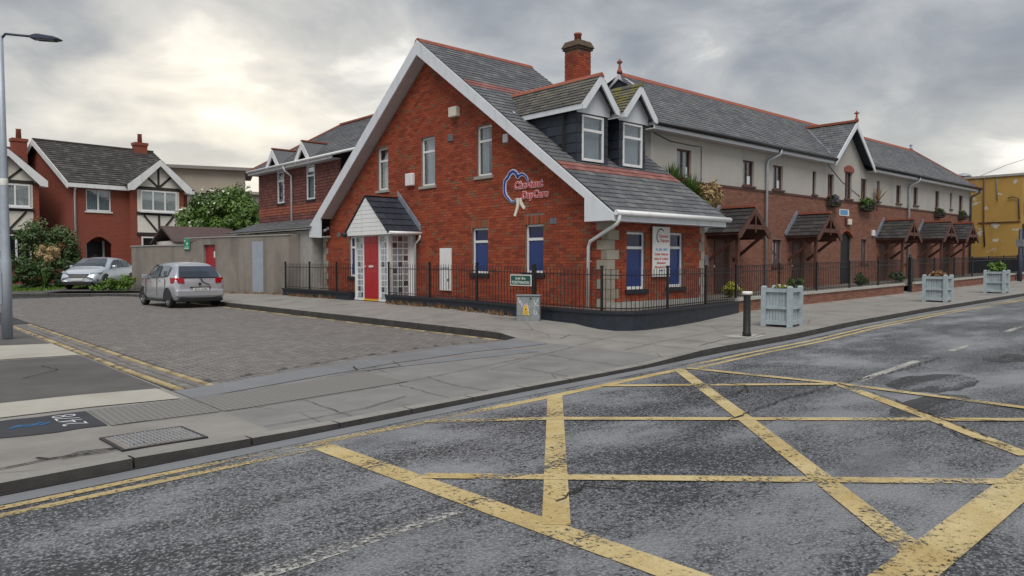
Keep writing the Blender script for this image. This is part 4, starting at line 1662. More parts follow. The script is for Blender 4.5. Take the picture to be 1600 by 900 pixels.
ib = root('information_board', (14.72, FY, 1.19), 'tall white board with red lettering between the two front windows', 'sign')
MB().fbox(Pf_, 14.38, 15.06, 1.19, 2.40, .06, .085).build('panel', 'sign_white', ib)
MB().fbox(Pf_, 14.45, 14.99, 1.3, 1.34, .0, .06).fbox(Pf_, 14.45, 14.99, 2.2, 2.24, .0, .06).build('batten', 'galvanised', ib)
for s_, uu, v_, z_, c_ in (('Chestnut', 14.80, 2.14, .105, 'letter_red'), ('Daycare', 14.85, 2.03, .105, 'letter_red'), ('Ph: 856 1800', 14.72, 1.82, .085, 'sign_blue'),
                           ('Quality Childcare', 14.72, 1.71, .076, 'letter_red'), ('Babies & Toddlers', 14.72, 1.60, .076, 'letter_red'),
                           ('Montessori', 14.72, 1.50, .076, 'letter_red'), ('Afterschool Care', 14.72, 1.40, .076, 'letter_red'), ('www', 14.72, 1.32, .06, 'letter_blue')):
    text(ib, 'lettering', s_, z_, Pf_, uu, v_, .087, c_, .002, 0, .001)
tr_ = MB()
arc = [(14.80, 2.30), (14.72, 2.345), (14.63, 2.335), (14.56, 2.26), (14.53, 2.16), (14.55, 2.07), (14.62, 2.02)]
for a, b in zip(arc, arc[1:]):
    tr_.bar(Pf_(*a, .088), Pf_(*b, .088), .006, .028, (0, -1, 0) if False else (1, 0, 0))
tr_.build('tree_emblem', 'letter_dark', ib)

# yard behind the dwarf wall
def zone(name, mat, poly, z, dz=0):
    mb = MB()
    mb.face([(x, y, z) for x, y in poly])
    return tag(mb.build(name, mat), kind='structure')


zone('yard', 'garden_concrete', [(11.9, 10.6), (12.2, 10.0), (17.4, 10.8), (17.4, 13.3), (12.9, 13.3), (12.9, 25.6), (11.9, 25.6)], GZ)

# dwarf wall and railings
cz = lambda y: interp([(9.5, .50), (12.5, .53), (15, .58), (26, .60)], y)
path_side = [(11.82, y) for y in (18.6, 17.5, 16.3, 15.1, 14, 13, 12, 11.2)] + [(11.84, 10.75), (11.90, 10.40), (12.03, 10.10), (12.25, 9.92), (12.6, 9.86), (13.4, 9.96), (14.5, 10.14), (15.5, 10.31), (16.5, 10.48), (17.5, 10.64)]
path_left = [(11.86, 25.6), (11.86, 24.0), (11.86, 22.5), (11.86, 20.78)]


def dwarf(path, label):
    w = root('dwarf_wall', (*path[len(path) // 2], .2), label, 'wall')
    for nm, mat, wd, zf in (('wall', 'dark_wall', .22, None), ('coping', 'black_paint', .30, 1)):
        mb = MB()
        E_ = []
        for i, p in enumerate(path):
            p = V((*p, 0))
            d = V((*path[min(i + 1, len(path) - 1)], 0)) - V((*path[max(i - 1, 0)], 0))
            d.normalize()
            s_ = V((-d.y, d.x, 0)) * wd / 2
            c = cz(p.y)
            lo, hi = (c - .055, c) if zf else (0, c - .055)
            E_.append([p - s_ + Z3 * lo, p + s_ + Z3 * lo, p + s_ + Z3 * hi, p - s_ + Z3 * hi])
        for a, b in zip(E_, E_[1:]):
            for k in range(4):
                mb.face([a[k], a[(k + 1) % 4], b[(k + 1) % 4], b[k]])
        mb.face(E_[0])
        mb.face(E_[-1][::-1])
        mb.build(nm, mat, w)
    return w


dwarf(path_side, 'low black painted wall curving round the corner under the railings')
dwarf(path_left, 'short low black wall between the porch and the grey boundary wall')


def walk(path, step):
    """points along a path at equal steps"""
    P_ = [V((*p, 0)) for p in path]
    out, acc = [], 0.0
    for a, b in zip(P_, P_[1:]):
        L = (b - a).length
        t0 = acc
        while t0 < L:
            out.append(a.lerp(b, t0 / L))
            t0 += step
        acc = t0 - L
    return out


bar_me = {}


def railing(path, zb, h, label, step=.112, posts=1.9, mat='iron', hoop=False, group=None, pr=.008, name='railing'):
    o = root(name, (*path[len(path) // 2], zb(*path[len(path) // 2])), label, 'railing', group)
    pts = walk(path, .25) + [V((*path[-1], 0))]
    for f in (.06, h - .10):
        mb = MB()
        mb.tube([p + Z3 * (zb(p.x, p.y) + f) for p in pts], .014, 4, smooth=False)
        mb.build('rail', mat, o)
    key = (round(h, 2), mat, hoop)
    if key not in bar_me:
        q = MB()
        q.tube([(0, 0, 0), (0, 0, h)], pr, 5)
        if hoop:
            q.tube([(0, 0, h), (0.0, .0, h + .03), (.03, .0, h + .07), (.07, 0, h + .07), (.10, 0, h + .03), (.10, 0, h)], pr, 4)
        else:
            q.tube([(0, 0, h), (0, 0, h + .05)], [pr * 1.5, .001], 5)
        me = bpy.data.meshes.new('bar')
        me.from_pydata(q.v, [], q.f)
        me.materials.append(M[mat])
        bar_me[key] = me
    W = walk(path, step)
    n = 0
    for p in W:
        if n < 300:
            b = bpy.data.objects.new('bar', bar_me[key])
            b.location = p + Z3 * zb(p.x, p.y)
            col.objects.link(b)
            adopt(b, o)
        n += 1
    for p in walk(path, posts):
        mb = MB()
        z = zb(p.x, p.y)
        mb.box(p.x - .022, p.x + .022, p.y - .022, p.y + .022, z, z + h + .06)
        mb.box(p.x - .030, p.x + .030, p.y - .030, p.y + .030, z + h + .06, z + h + .10)
        mb.build('post', mat, o)
    return o


zc = lambda x, y: cz(y)
railing(path_side, zc, .86, 'long black iron railing on the low wall curving round the corner house', posts=2.05)
railing(path_left, zc, .86, 'short black iron railing between porch and grey boundary wall')

# ------------------------------------------------------------------ house behind with tile-hung wall
rh = root('tile_hung_house', (15.5, 28, .3), 'maroon tile hung house with two little gabled dormers behind the grey wall', 'house')
HX = 13.6
Ph = frame((HX, 0, 0), (0, 1, 0), (-1, 0, 0))
hy0, hy1 = 24.6, 31.9
hw_ = [(26.62, 27.28, 4.0, 5.32), (29.35, 29.95, 4.0, 5.32)]
wb = MB()
wall_sheet(wb, Ph, hy0, hy1, .2, lambda y: 5.55, hw_)
wb.box(HX + .1, 18.6, hy1 - .1, hy1, .2, 5.5)
hung = wb.build('wall', 'tile_hung', rh)
tl, tr2 = [], []
z = 2.95
i = 0
while z < 5.5:
    isr = 3.52 < z < 3.85
    y = hy0 + (.085 if i % 2 else 0)
    while y < hy1 - .02:
        y1_ = min(y + .17, hy1)
        if not any(a - .02 < (y + y1_) / 2 < b + .02 and c - .1 < z < d for a, b, c, d in hw_):
            z1_ = z + .13
            (tr2 if isr else tl).append([Ph(y + .003, z, 0), Ph(y1_ - .003, z, 0), Ph(y1_ - .003, z1_, 0), Ph(y + .003, z1_, 0), Ph(y + .003, z, .03), Ph(y1_ - .003, z, .03), Ph(y1_ - .003, z1_, .008), Ph(y + .003, z1_, .008)])
        y += .17
    z += .115
    i += 1
mb = MB()
for p in tl:
    mb.hexa(p, back=False)
mb.build('hung_tiles', 'tile_hung', hung, kind='stuff')
mb = MB()
for p in tr2:
    mb.hexa(p, back=False)
mb.build('red_hung_tiles', 'tile_red', hung, kind='stuff')
for a, b, c, d in hw_:
    window(rh, Ph, a, b, c, d, .38, top='glass_clear', low='glass_clear', curtain=(.0, .9), sill='black_paint', rec=-.03, sillw=.06)
ez, rzh = 5.50, 7.55
xe, xr_ = HX - .35, 16.3
MB().box(xe - .01, xe + .02, hy0, hy1 + .35, ez - .16, ez + .0).box(xe, HX, hy0, hy1 + .3, ez - .16, ez - .13).box(xe, 18, hy1 + .32, hy1 + .35, ez - .16, ez).build('fascia', 'upvc', rh)
hp = MB()
yh = hy1 + .35
yr_ = 29.4
hp.face([(xe, hy0 - 3, ez), (xr_, hy0 - 3, rzh), (xr_, yr_, rzh), (xe, yh, ez)])
hp.face([(xe, yh, ez), (xr_, yr_, rzh), (19.2, yh, ez)])
hp.face([(19.2, yh, ez), (xr_, yr_, rzh), (xr_, hy0 - 3, rzh), (19.2, hy0 - 3, ez)])
hroof = hp.build('roof', 'roof_felt', rh)
sl_ = []
for p in slates((xe - .03, yh, ez), (xe - .03, 21.6, ez), (xr_, 21.6, rzh), (xr_, yr_, rzh), .30, .20).values():
    sl_ += p
lay(hroof, 'slate', 'slates', 'slate', sl_, 150)
mb = MB()
mb.bar((xr_, 21.6, rzh + .03), (xr_, yr_, rzh + .03), .2, .08)
mb.bar((xr_, yr_, rzh + .03), (xe, yh, ez + .03), .16, .06)
mb.build('ridge_tiles', 'terracotta', hroof)
MB().tube([(xe - .06, 21.6, ez - .02), (xe - .06, yh, ez - .02)], .055, 8).build('gutter', 'upvc', rh)
MB().tube([(xe - .06, 28.55, ez - .06), (xe - .02, 28.55, ez - .25), (HX - .08, 28.55, ez - .45), (HX - .08, 28.55, 2.95)], .042, 8).build('downpipe', 'upvc', rh)
for yc in (26.95, 29.65):
    ga, gh = 6.22, .62
    fx = xe - .06
    MB().prism([(yc - gh, ez - .10), (yc - gh, ez + .06), (yc, ga), (yc + gh, ez + .06), (yc + gh, ez - .10), (yc + gh - .14, ez - .10), (yc, ga - .30), (yc - gh + .14, ez - .10)], PX, fx, fx + .05).build('bargeboard', 'upvc', rh)
    MB().prism([(yc - gh + .1, ez - .12), (yc, ga - .2), (yc + gh - .1, ez - .12)], PX, HX - .10, HX - .05).build('gablet_wall', 'tile_hung', rh)
    xb_ = xe + (ga - ez) / (rzh - ez) * (xr_ - xe)
    gr = MB()
    for sg_ in (-1, 1):
        gr.hexa([(fx + .02, yc, ga - .05), (fx + .02, yc + sg_ * gh, ez + .02), (xe + .15, yc + sg_ * gh, ez + .02), (xb_ + .1, yc, ga - .05), (fx + .02, yc, ga + .01), (fx + .02, yc + sg_ * gh, ez + .08), (xe + .15, yc + sg_ * gh, ez + .08), (xb_ + .1, yc, ga + .01)])
    gro = gr.build('gablet_roof', 'slate', rh)
    MB().bar((fx, yc, ga + .03), (xb_, yc, ga + .03), .12, .05).build('ridge_tiles', 'terracotta', gro)
# lean-to roof at its foot
lt = MB()
lt.hexa([(12.35, 24.7, 2.72), (12.35, 32.4, 2.72), (HX, 32.0, 3.18), (HX, 24.7, 3.18), (12.35, 24.7, 2.78), (12.35, 32.4, 2.78), (HX, 32.0, 3.24), (HX, 24.7, 3.24)])
lt.box(12.5, HX, 24.75, 31.8, .2, 2.70)
lean = lt.build('lean_to', 'stone_sill', rh)
ll = []
for p in slates((12.33, 32.4, 2.78), (12.33, 24.65, 2.78), (HX, 24.65, 3.24), (HX, 32.0, 3.24), .3, .22).values():
    ll += p
lay(lean, 'slate', 'slates', 'slate', ll, 300)

# ------------------------------------------------------------------ grey rendered boundary wall with red gate
bwl = root('boundary_wall', (10.6, 30, .2), 'stained grey rendered boundary wall with a door opening and pale painted strip', 'wall')
A_, B_ = V((12.05, 25.7, 0)), V((9.7, 37.0, 0))
d_ = (B_ - A_).normalized()
n_ = V((-d_.y, d_.x, 0)) * -1
if n_.x > 0:
    n_ = -n_
Pw = frame(A_, d_, n_)
LW = (B_ - A_).length
wtop = lambda u_: 2.56 - .008 * u_ if u_ < 6.97 else 2.24
gate_h = (4.77, 5.61, .1, 2.25)
wb = MB()
for off, flip in ((0, 1), (-.22, -1)):
    Pz = (lambda u_, v_, n_2=0.0, off=off: Pw(u_, v_, off + n_2))
    wall_sheet(wb, Pz, 0, LW, -.05, wtop, [gate_h], (6.97, 6.9701), .11 * flip)
wb.face([Pw(0, -.05, 0), Pw(0, -.05, -.22), Pw(0, 2.56, -.22), Pw(0, 2.56, 0)])
wb.face([Pw(LW, -.05, 0), Pw(LW, -.05, -.22), Pw(LW, 2.24, -.22), Pw(LW, 2.24, 0)])
wb.box(12.05, 12.95, 25.7, 25.9, .1, 2.56)
wb.build('wall', 'wall_render', bwl)
MB().fbox(Pw, -.03, 6.97, 2.53, 2.57, -.25, .03).build('coping', 'stone_sill', bwl)
MB().fbox(Pw, 6.975, LW + .03, 2.24, 2.29, -.25, .03).build('coping', 'stone_sill', bwl)
MB().fbox(Pw, 4.79, 5.59, .2, 2.24, -.14, -.10).build('gate', 'red_gate', bwl)
MB().fbox(Pw, 4.84, 5.02, 1.72, 1.98, -.10, -.094).build('notice', 'sign_white', bwl)
MB().fbox(Pw, 1.57, 2.25, .38, 2.33, .001, .006).build('painted_strip', 'lamp_grey', bwl)
gs = root('green_sign', Pw(6.8, 2.08, 0), 'small green notice on top of the grey boundary wall', 'sign')
MB().fbox(Pw, 6.56, 7.02, 2.06, 2.52, .035, .055).build('panel', 'safety_green', gs)
MB().fbox(Pw, 6.62, 6.96, 2.10, 2.13, .055, .058).fbox(Pw, 6.64, 6.94, 2.165, 2.185, .055, .058).fbox(Pw, 6.88, 6.95, 2.40, 2.47, .055, .058).fbox(Pw, 6.70, 6.80, 2.26, 2.36, .055, .058).build('pictogram', 'sign_white', gs)

sh = root('garden_shed', (12.2, 35.6, .2), 'low shed with brown felt roof behind the grey boundary wall', 'shed')
mb = MB()
mb.box(10.9, 13.6, 34.6, 37.4, .2, 2.5)
mb.build('wall', 'cream_render', sh)
mb = MB()
mb.prism([(34.3, 2.45), (36.0, 3.2), (37.7, 2.45), (37.7, 2.36), (36.0, 3.1), (34.3, 2.36)], PX, 10.7, 13.9)
mb.build('roof', 'shed_roof', sh)

# far kerb, verge, drive and lawn at the bend
K2 = [(9.45, 33.3), (9.05, 35.0), (7.95, 36.4), (6.4, 37.9), (4.0, 40.2), (-6, 49.6), (-20, 62)]


def band(name, mat, o0, o1, z0, z1, n=1, kind='structure'):
    mb = MB()
    nn = V((.72, .69, 0))
    for a, b in zip(K2, K2[1:]):
        for k in range(n):
            f0, f1 = k / n, (k + 1) / n
            q = []
            for p, f in ((a, f0), (b, f0), (b, f1), (a, f1)):
                w_ = V((*p, 0)) + nn * (o0 + (o1 - o0) * f)
                q.append((w_.x, w_.y, z0 + (z1 - z0) * f))
            mb.face(q)
    return tag(mb.build(name, mat), kind=kind)


fp = band('far_pavement', 'pavement_asphalt', .12, 1.7, .15, .19)
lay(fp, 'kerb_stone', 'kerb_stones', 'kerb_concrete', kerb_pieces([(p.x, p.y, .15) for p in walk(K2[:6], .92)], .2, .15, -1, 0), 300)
lawn = band('lawn', 'grass', 1.7, 4.0, .19, .36, 3)
yard2 = band('front_gardens', 'pavement_asphalt', 4.0, 70, .36, .50, 1)
rg = random.Random(5)
mb = MB()
for _ in range(9000):
    i = rg.choice((0, 1, 2, 2, 3, 3, 4, 4))
    a, b = V((*K2[i], 0)), V((*K2[i + 1], 0))
    if i == 4:
        b = a.lerp(b, .45)
    o_ = rg.uniform(1.75, 3.95)
    p = a.lerp(b, rg.random()) + V((.72, .69, 0)) * o_
    p.z = .19 + (o_ - 1.7) / 2.3 * .17
    d = V((rg.uniform(-1, 1), rg.uniform(-1, 1), 0)).normalized() * .025
    tp = p + V((rg.uniform(-.04, .04), rg.uniform(-.04, .04), rg.uniform(.05, .13)))
    mb.face([p - d, p + d, tp])
tag(mb.build('grass', 'leaf_bright'), 'short green grass growing on the verge before the left houses', 'grass', kind='stuff')
MB_ = MB()
MB_.hexa([(6.3, 38.2, .25), (9.6, 35.6, .25), (16, 43, .25), (12.6, 45.6, .25), (6.3, 38.2, .262), (9.6, 35.6, .262), (16, 43, .5), (12.6, 45.6, .5)])
tag(MB_.build('driveway', 'pavement_asphalt'), kind='structure')

# ------------------------------------------------------------------ houses on the left
def tudor_house(O, ang, w, bay, label, chim, ridge_h, depth=11.2, win1=None, door=None, left_gable=True):
    U = V((math.cos(ang), math.sin(ang), 0))
    N = V((math.sin(ang), -math.cos(ang), 0))
    P = frame(O, U, N)
    h = root('house', O, label, 'house')
    ez_, zb = 5.95, .3
    holes = []
    if win1:
        holes.append(win1)
    if door:
        holes.append(door)
    wb = MB()
    wall_sheet(wb, P, 0, w, zb, lambda x: ez_ - .02, holes, (), .16)
    wb.face([P(0, zb, 0), P(0, zb, -depth), P(0, ez_, -depth), P(0, ridge_h - .1, -depth / 2), P(0, ez_, 0)])
    wb.face([P(w, zb, 0), P(w, zb, -depth), P(w, ez_, -depth), P(w, ridge_h - .1, -depth / 2), P(w, ez_, 0)])
    wb.build('wall', 'house_brick', h)
    if win1:
        window(h, P, *win1, 0, low='glass_clear', curtain=(.03, .97), sill='upvc', rec=.06, mull=1, fw=.07)
    if door:
        a, b, c, d = door
        MB().fbox(P, a + .32, b - .22, c, d - .25, -.9, -.85).build('door', 'dark_door', h)
        MB().fbox(P, a - 1.5, b + 1.5, c, d + .3, -1.0, -.95).build('porch_back', 'house_brick', h)
        MB().fbox(P, a + .18, a + .30, c, d - .2, -.88, -.82).fbox(P, b - .2, b - .10, c, d - .2, -.88, -.82).build('door_frame', 'upvc', h)
        ar = MB()
        n = 10
        for k in range(n):
            f0, f1 = k / n, (k + 1) / n
            z0_ = d - .42 + .42 * math.sin(math.pi * f0)
            z1_ = d - .42 + .42 * math.sin(math.pi * f1)
            ar.hexa([P(a + (b - a) * f0, z0_, -.16), P(a + (b - a) * f1, z1_, -.16), P(a + (b - a) * f1, d + .02, -.16), P(a + (b - a) * f0, d + .02, -.16),
                     P(a + (b - a) * f0, z0_, .004), P(a + (b - a) * f1, z1_, .004), P(a + (b - a) * f1, d + .02, .004), P(a + (b - a) * f0, d + .02, .004)])
        ar.build('arch', 'house_brick', h)
        text(h, 'door_number', '39', .22, P, (a + b) / 2 + .05, c + 1.35, -.84, 'chrome', .004)
    ov_ = .35
    rm_ = MB()
    a0, a1 = -.3, w + .3
    pts = [P(a0, ez_ - .12, ov_), P(a1, ez_ - .12, ov_), P(a1, ridge_h, -depth / 2), P(a0, ridge_h, -depth / 2)]
    q2 = [P(a0, ez_ - .12, -depth - ov_), P(a1, ez_ - .12, -depth - ov_)]
    dn = V((0, 0, -.12))
    rm_.hexa([p + dn for p in pts] + pts)
    rm_.hexa([p + dn for p in (q2[0], q2[1], pts[2], pts[3])] + [q2[0], q2[1], pts[2], pts[3]])
    rf = rm_.build('roof', 'roof_felt', h)
    tl_ = []
    for p in slates(*pts, .30, .34, .022).values():
        tl_ += p
    mb = MB()
    for p in tl_:
        mb.hexa(p, back=False)
    mb.build('roof_tiles', 'tile_dark', rf, kind='stuff')
    MB().bar(P(a0, ridge_h + .04, -depth / 2), P(a1, ridge_h + .04, -depth / 2), .22, .10).build('ridge_tiles', 'tile_dark', rf)
    MB().fbox(P, a0, a1, ez_ - .36, ez_ - .14, ov_ - .03, ov_ + .01).fbox(P, a0, a1, ez_ - .36, ez_ - .33, -.02, ov_ - .03).build('fascia', 'upvc', h)
    vb = MB()
    for s_ in (1, -1):
        e0, e1 = (pts[0], pts[3]) if s_ > 0 else (q2[0], pts[3])
        vb.hexa([e0 - Z3 * .32 - U * .03, e1 - Z3 * .32 - U * .03, e1 + Z3 * .02 - U * .03, e0 + Z3 * .02 - U * .03, e0 - Z3 * .32 + U * .02, e1 - Z3 * .32 + U * .02, e1 + Z3 * .02 + U * .02, e0 + Z3 * .02 + U * .02])
    vb.build('bargeboard', 'upvc', h)
    # bay with half-timbered gable
    b0, b1 = bay
    bm = (b0 + b1) / 2
    pr = .45
    ap = 7.45
    wb = MB()
    wb.fbox(P, b0 + .25, b1 - .25, zb, ez_, 0, pr)
    by = wb.build('bay', 'house_brick', h)
    MB().prism([(b0 + .55, 3.2), (b1 - .55, 3.2), (b1 - .55, 5.75), (b1 - .1, 5.95), (bm, ap - .2), (b0 + .1, 5.95), (b0 + .55, 5.75)], P, pr, pr + .03).build('render_panel', 'cream_render', by)
    f = pr + .05
    for z_ in (5.70, 4.24, 3.06):
        MB().fbox(P, b0 + .5, b1 - .5, z_, z_ + .18, pr, f + .01).build('beam', 'black_timber', by)
    for a, b in (((bm, 5.88), (bm, ap - .35)), ((bm - .05, 5.9), (bm - .75, 6.55)), ((bm + .05, 5.9), (bm + .75, 6.55)), ((bm, 3.24), (bm, 4.24)), ((bm - .05, 3.25), (bm - .85, 4.22)), ((bm + .05, 3.25), (bm + .85, 4.22))):
        MB().bar(P(*a, f - .01), P(*b, f - .01), .045, .11, tuple(U)).build('timber', 'black_timber', by)
    Pb_ = lambda u_, v_, n_2=0.0: P(u_, v_, n_2 + pr + .15)
    window(h, Pb_, bm - 1.02, bm + 1.02, 4.46, 5.66, 0, low='glass_clear', curtain=(.03, .97), sill='upvc', rec=.04, mull=2, fw=.07, name='bay_window')
    window(h, Pb_, bm - 1.02, bm + 1.02, 1.6, 3.0, 0, low='glass_dark', sill='upvc', rec=.04, mull=2, fw=.08, name='bay_window')
    gm = MB()
    fo = pr + .35
    for s_ in (-1, 1):
        e = b0 - .05 if s_ < 0 else b1 + .05
        back_n = -(ap - (ez_ - .12)) / ((ridge_h - ez_ + .12) / (depth / 2 + ov_)) + ov_
        gm.hexa([P(bm, ap - .08, fo), P(e, 5.80, fo), P(e, 5.80, ov_ - .3), P(bm, ap - .08, back_n), P(bm, ap + .02, fo), P(e, 5.90, fo), P(e, 5.90, ov_ - .3), P(bm, ap + .02, back_n)])
    gr_ = gm.build('bay_roof', 'roof_felt', by)
    tl_ = []
    for e in (b0 - .05, b1 + .05):
        for p in slates(P(e, 5.90, fo), P(e, 5.90, ov_ - .3), P(bm, ap + .02, back_n), P(bm, ap + .02, fo), .3, .3, .02).values():
            tl_ += p
    mb = MB()
    for p in tl_:
        mb.hexa(p, back=False)
    mb.build('bay_tiles', 'tile_dark', by, kind='stuff')
    for e in (b0 - .08, b1 + .08):
        s_ = 1 if e > bm else -1
        MB().prism([(bm, ap), (e, 5.90), (e, 5.58), (e - s_ * .35, 5.62), (bm, ap - .36)] if s_ > 0 else [(bm, ap), (bm, ap - .36), (e - s_ * .35, 5.62), (e, 5.58), (e, 5.90)], P, fo, fo + .04).build('bay_bargeboard', 'upvc', by)
    if chim is not None:
        cm = MB()
        cu_, cn = chim
        cm.fbox(P, cu_ - .36, cu_ + .36, .3, ridge_h + .45, cn - .3, cn + .3)
        cm.fbox(P, cu_ - .41, cu_ + .41, ridge_h + .3, ridge_h + .48, cn - .35, cn + .35)
        c_ = cm.build('chimney', 'house_brick', h)
        MB().lathe(P(cu_, ridge_h + .45, cn), [(.15, 0), (.13, .55), (.16, .6)], 10).build('chimney_pot', 'terracotta', c_)
    MB().tube([P(.12, ez_ - .3, ov_), P(.12, ez_ - .5, .1), P(.12, zb, .08)], .05, 6).build('downpipe', 'upvc', h)
    return h


tudor_house((9.12, 45.98, 0), R(6), 6.3, (2.67, 6.15), 'red brick house with half timbered bay gable behind the lawn, fully in view', (5.7, -5.4), 8.75,
            win1=(.70, 1.98, 4.35, 5.55), door=(.66, 1.98, .45, 2.95))
tudor_house((.4, 46.6, 0), R(6), 7.4, (4.15, 7.6), 'red brick house with half timbered gable mostly hidden behind the lamp post', (7.75, -4.6), 8.3, win1=(1.2, 2.5, 4.35, 5.55))

# ------------------------------------------------------------------ far pale apartment blocks
ap_ = root('apartment_block', (35, 97, 0), 'far beige flat roofed apartment block beyond the flowering tree', 'building')
ang = R(-20)
Pa = frame((30.2, 98.0, 0), (math.cos(ang), math.sin(ang), 0), (math.sin(ang), -math.cos(ang), 0))
MB().fbox(Pa, -4, 20, 0, 10.4, -12, 0).build('lower_storeys', 'beige_trim', ap_)
MB().fbox(Pa, -4, 9.0, 10.4, 13.4, -12, -1.0).build('top_storey', 'beige_block', ap_)
MB().fbox(Pa, -4.5, 10.2, 13.4, 13.8, -13, -.2).build('roof', 'beige_trim', ap_)
MB().fbox(Pa, -4.2, 20.2, 10.3, 10.65, -11, .4).build('parapet', 'beige_block', ap_)
for k in range(6):
    MB().fbox(Pa, .5 + k * 2.6, 2.1 + k * 2.6, 7.3, 9.3, 0, .05).build('window', 'glass_mid', ap_)
ap2 = root('apartment_block', (45, 95, 0), 'far beige block with flat roof close beside the tile hung house', 'building')
Pa2 = frame((43.0, 97.0, 0), (math.cos(ang), math.sin(ang), 0), (math.sin(ang), -math.cos(ang), 0))
MB().fbox(Pa2, 0, 9, 0, 12.4, -8, 0).build('wall', 'beige_block', ap2)
MB().fbox(Pa2, -.8, 9.5, 12.4, 12.75, -8.5, .6).build('roof', 'beige_trim', ap2)
for k in range(3):
    MB().fbox(Pa2, .8 + k * 2.4, 2.2 + k * 2.4, 9.4, 11.2, 0, .05).build('window', 'glass_mid', ap2)

# ------------------------------------------------------------------ vegetation on the left
def tree(name, base, h, blobs, n, size, mat, label, cat='tree', seed=3, trunk_r=.12, flowers=None, limbs=5):
    o = root(name, base, label, cat)
    rg_ = random.Random(seed)
    tm = MB()
    b = V(base)
    tm.tube([b - Z3 * .05, b + V((.04, .03, h * .25)), b + V((-.05, .05, h * .5)), b + V((.0, .1, h * .8))], [trunk_r, trunk_r * .75, trunk_r * .5, .02], 7)
    for _ in range(limbs):
        c, rad, _w = rg_.choice(blobs)
        st_ = b + Z3 * h * rg_.uniform(.2, .45)
        e = V(c) + V((rg_.uniform(-.5, .5) * rad[0], rg_.uniform(-.5, .5) * rad[1], rg_.uniform(-.2, .5) * rad[2]))
        tm.tube([st_, st_.lerp(e, .5) + V((0, 0, .1)), e], [trunk_r * .45, trunk_r * .3, .01], 5)
    tm.build('trunk', 'bark', o)
    foliage('crown', mat, o, blobs, n, size, seed)
    if flowers:
        foliage('blossom', flowers[0], o, flowers[1], flowers[2], flowers[3], seed + 9, .9)
    return o


tb_ = [((13.2, 38.5, 3.2), (1.2, 1.2, 1.3), 2), ((13.9, 38.2, 4.0), (1.4, 1.3, 1.4), 2.5), ((14.6, 37.8, 4.2), (1.5, 1.4, 1.4), 2.5), ((15.2, 37.0, 3.8), (1.4, 1.3, 1.35), 2), ((16.0, 36.4, 3.3), (1.2, 1.2, 1.3), 1.5), ((14.0, 37.4, 3.0), (1.6, 1.0, 1.0), 2), ((14.9, 36.2, 3.0), (1.8, .9, 1.0), 2)]
tree('flowering_tree', (13.8, 37.9, .3), 4.4, tb_, 34000, .085, 'leaf_tree', 'wide green tree with white blossom rising behind the grey boundary wall', seed=4, trunk_r=.16,
     flowers=('flower_white', [((12.8, 37.9, 3.9), (1.0, 1.0, 1.2), 2), ((13.7, 37.5, 4.6), (1.1, .9, .9), 2)], 150, .055))
tree('garden_shrub', (7.2, 43.2, .4), 3.4, [((7.0, 43.0, 2.9), (1.1, 1, 1.2), 2.5), ((7.9, 42.6, 2.2), (1.0, .9, 1.2), 2.5), ((6.6, 42.8, 1.5), (1.2, 1, 1.0), 2), ((8.4, 42.6, 1.3), (.8, .8, 1.0), 1.6), ((7.4, 42.4, 1.4), (1.2, .8, .9), 2)], 15000, .075, 'leaf_olive', 'large leafy shrub with pale new growth beside the left brick houses', 'shrub', 8, .1)
tree('garden_shrub', (7.1, 41.6, .4), 1.6, [((6.6, 41.5, .95), (1.1, .8, .7), 2), ((7.8, 41.3, .95), (.9, .8, .75), 2), ((8.3, 41.6, .9), (.6, .6, .6), 1)], 6000, .08, 'leaf_dark', 'dark rounded shrub at the edge of the lawn below the pampas plume', 'shrub', 12, .08)
pg = root('pampas_grass', (6.95, 41.0, .35), 'straw coloured pampas plume standing among dark shrubs', 'grass plant')
blades('leaves', 'leaf_mid', pg, (6.95, 41.0, .4), 60, 1.3, .02, 3, .7)
foliage('plume', 'leaf_straw', pg, [((6.95, 40.3, 1.95), (.52, .45, .45), 3)], 1800, .07, 6, .35)
hd = root('hedge', (9.0, 36.2, .3), 'bright green low hedge against the end of the grey wall', 'hedge')
foliage('leaves', 'leaf_bright', hd, [((8.75, 36.6, .55), (.55, .5, .4), 2), ((9.3, 36.3, .6), (.5, .5, .45), 2), ((8.3, 37.1, .42), (.4, .4, .28), 1)], 4200, .05, 21)
MB().tube([(8.9, 36.5, .1), (8.95, 36.5, .5)], [.03, .01], 5).build('stem', 'bark', hd)
tree('background_tree', (3.0, 60, .5), 9.5, [((3.0, 60, 9.4), (2.2, 2, 1.6), 2), ((1.2, 60, 9.0), (1.8, 2, 1.6), 2)], 3000, .16, 'leaf_mid', 'tree top showing above the roof of the far left house', seed=31)
# dry weeds along the foot of the walls
rg = random.Random(11)
for (x0, y0, x1, y1, n, lab) in ((11.64, 18.4, 11.66, 13.0, 520, 'dry straw weeds along the foot of the black dwarf wall'), (11.70, 24.9, 11.80, 21.6, 260, 'dry straw weeds below the short black wall beside the porch'), (11.9, 25.8, 11.0, 30.2, 300, 'dry weeds along the foot of the grey boundary wall')):
    mb = MB()
    for _ in range(n):
        f = rg.random()
        f = f if rg.random() < .35 else (math.floor(f * 5) + rg.gauss(.5, .16)) / 5
        x, y = x0 + (x1 - x0) * f, y0 + (y1 - y0) * f
        p = V((x - abs(rg.gauss(0, .05)), y, zp(max(9.6, x), y)))
        d = V((rg.uniform(-1, 1), rg.uniform(-1, 1), 0)).normalized() * .010
        tp = p + V((rg.uniform(-.10, .04), rg.uniform(-.1, .1), rg.uniform(.03, .16)))
        mb.face([p - d, p + d, tp])
    tag(mb.build('weeds', 'leaf_rust'), lab, 'weeds', kind='stuff')

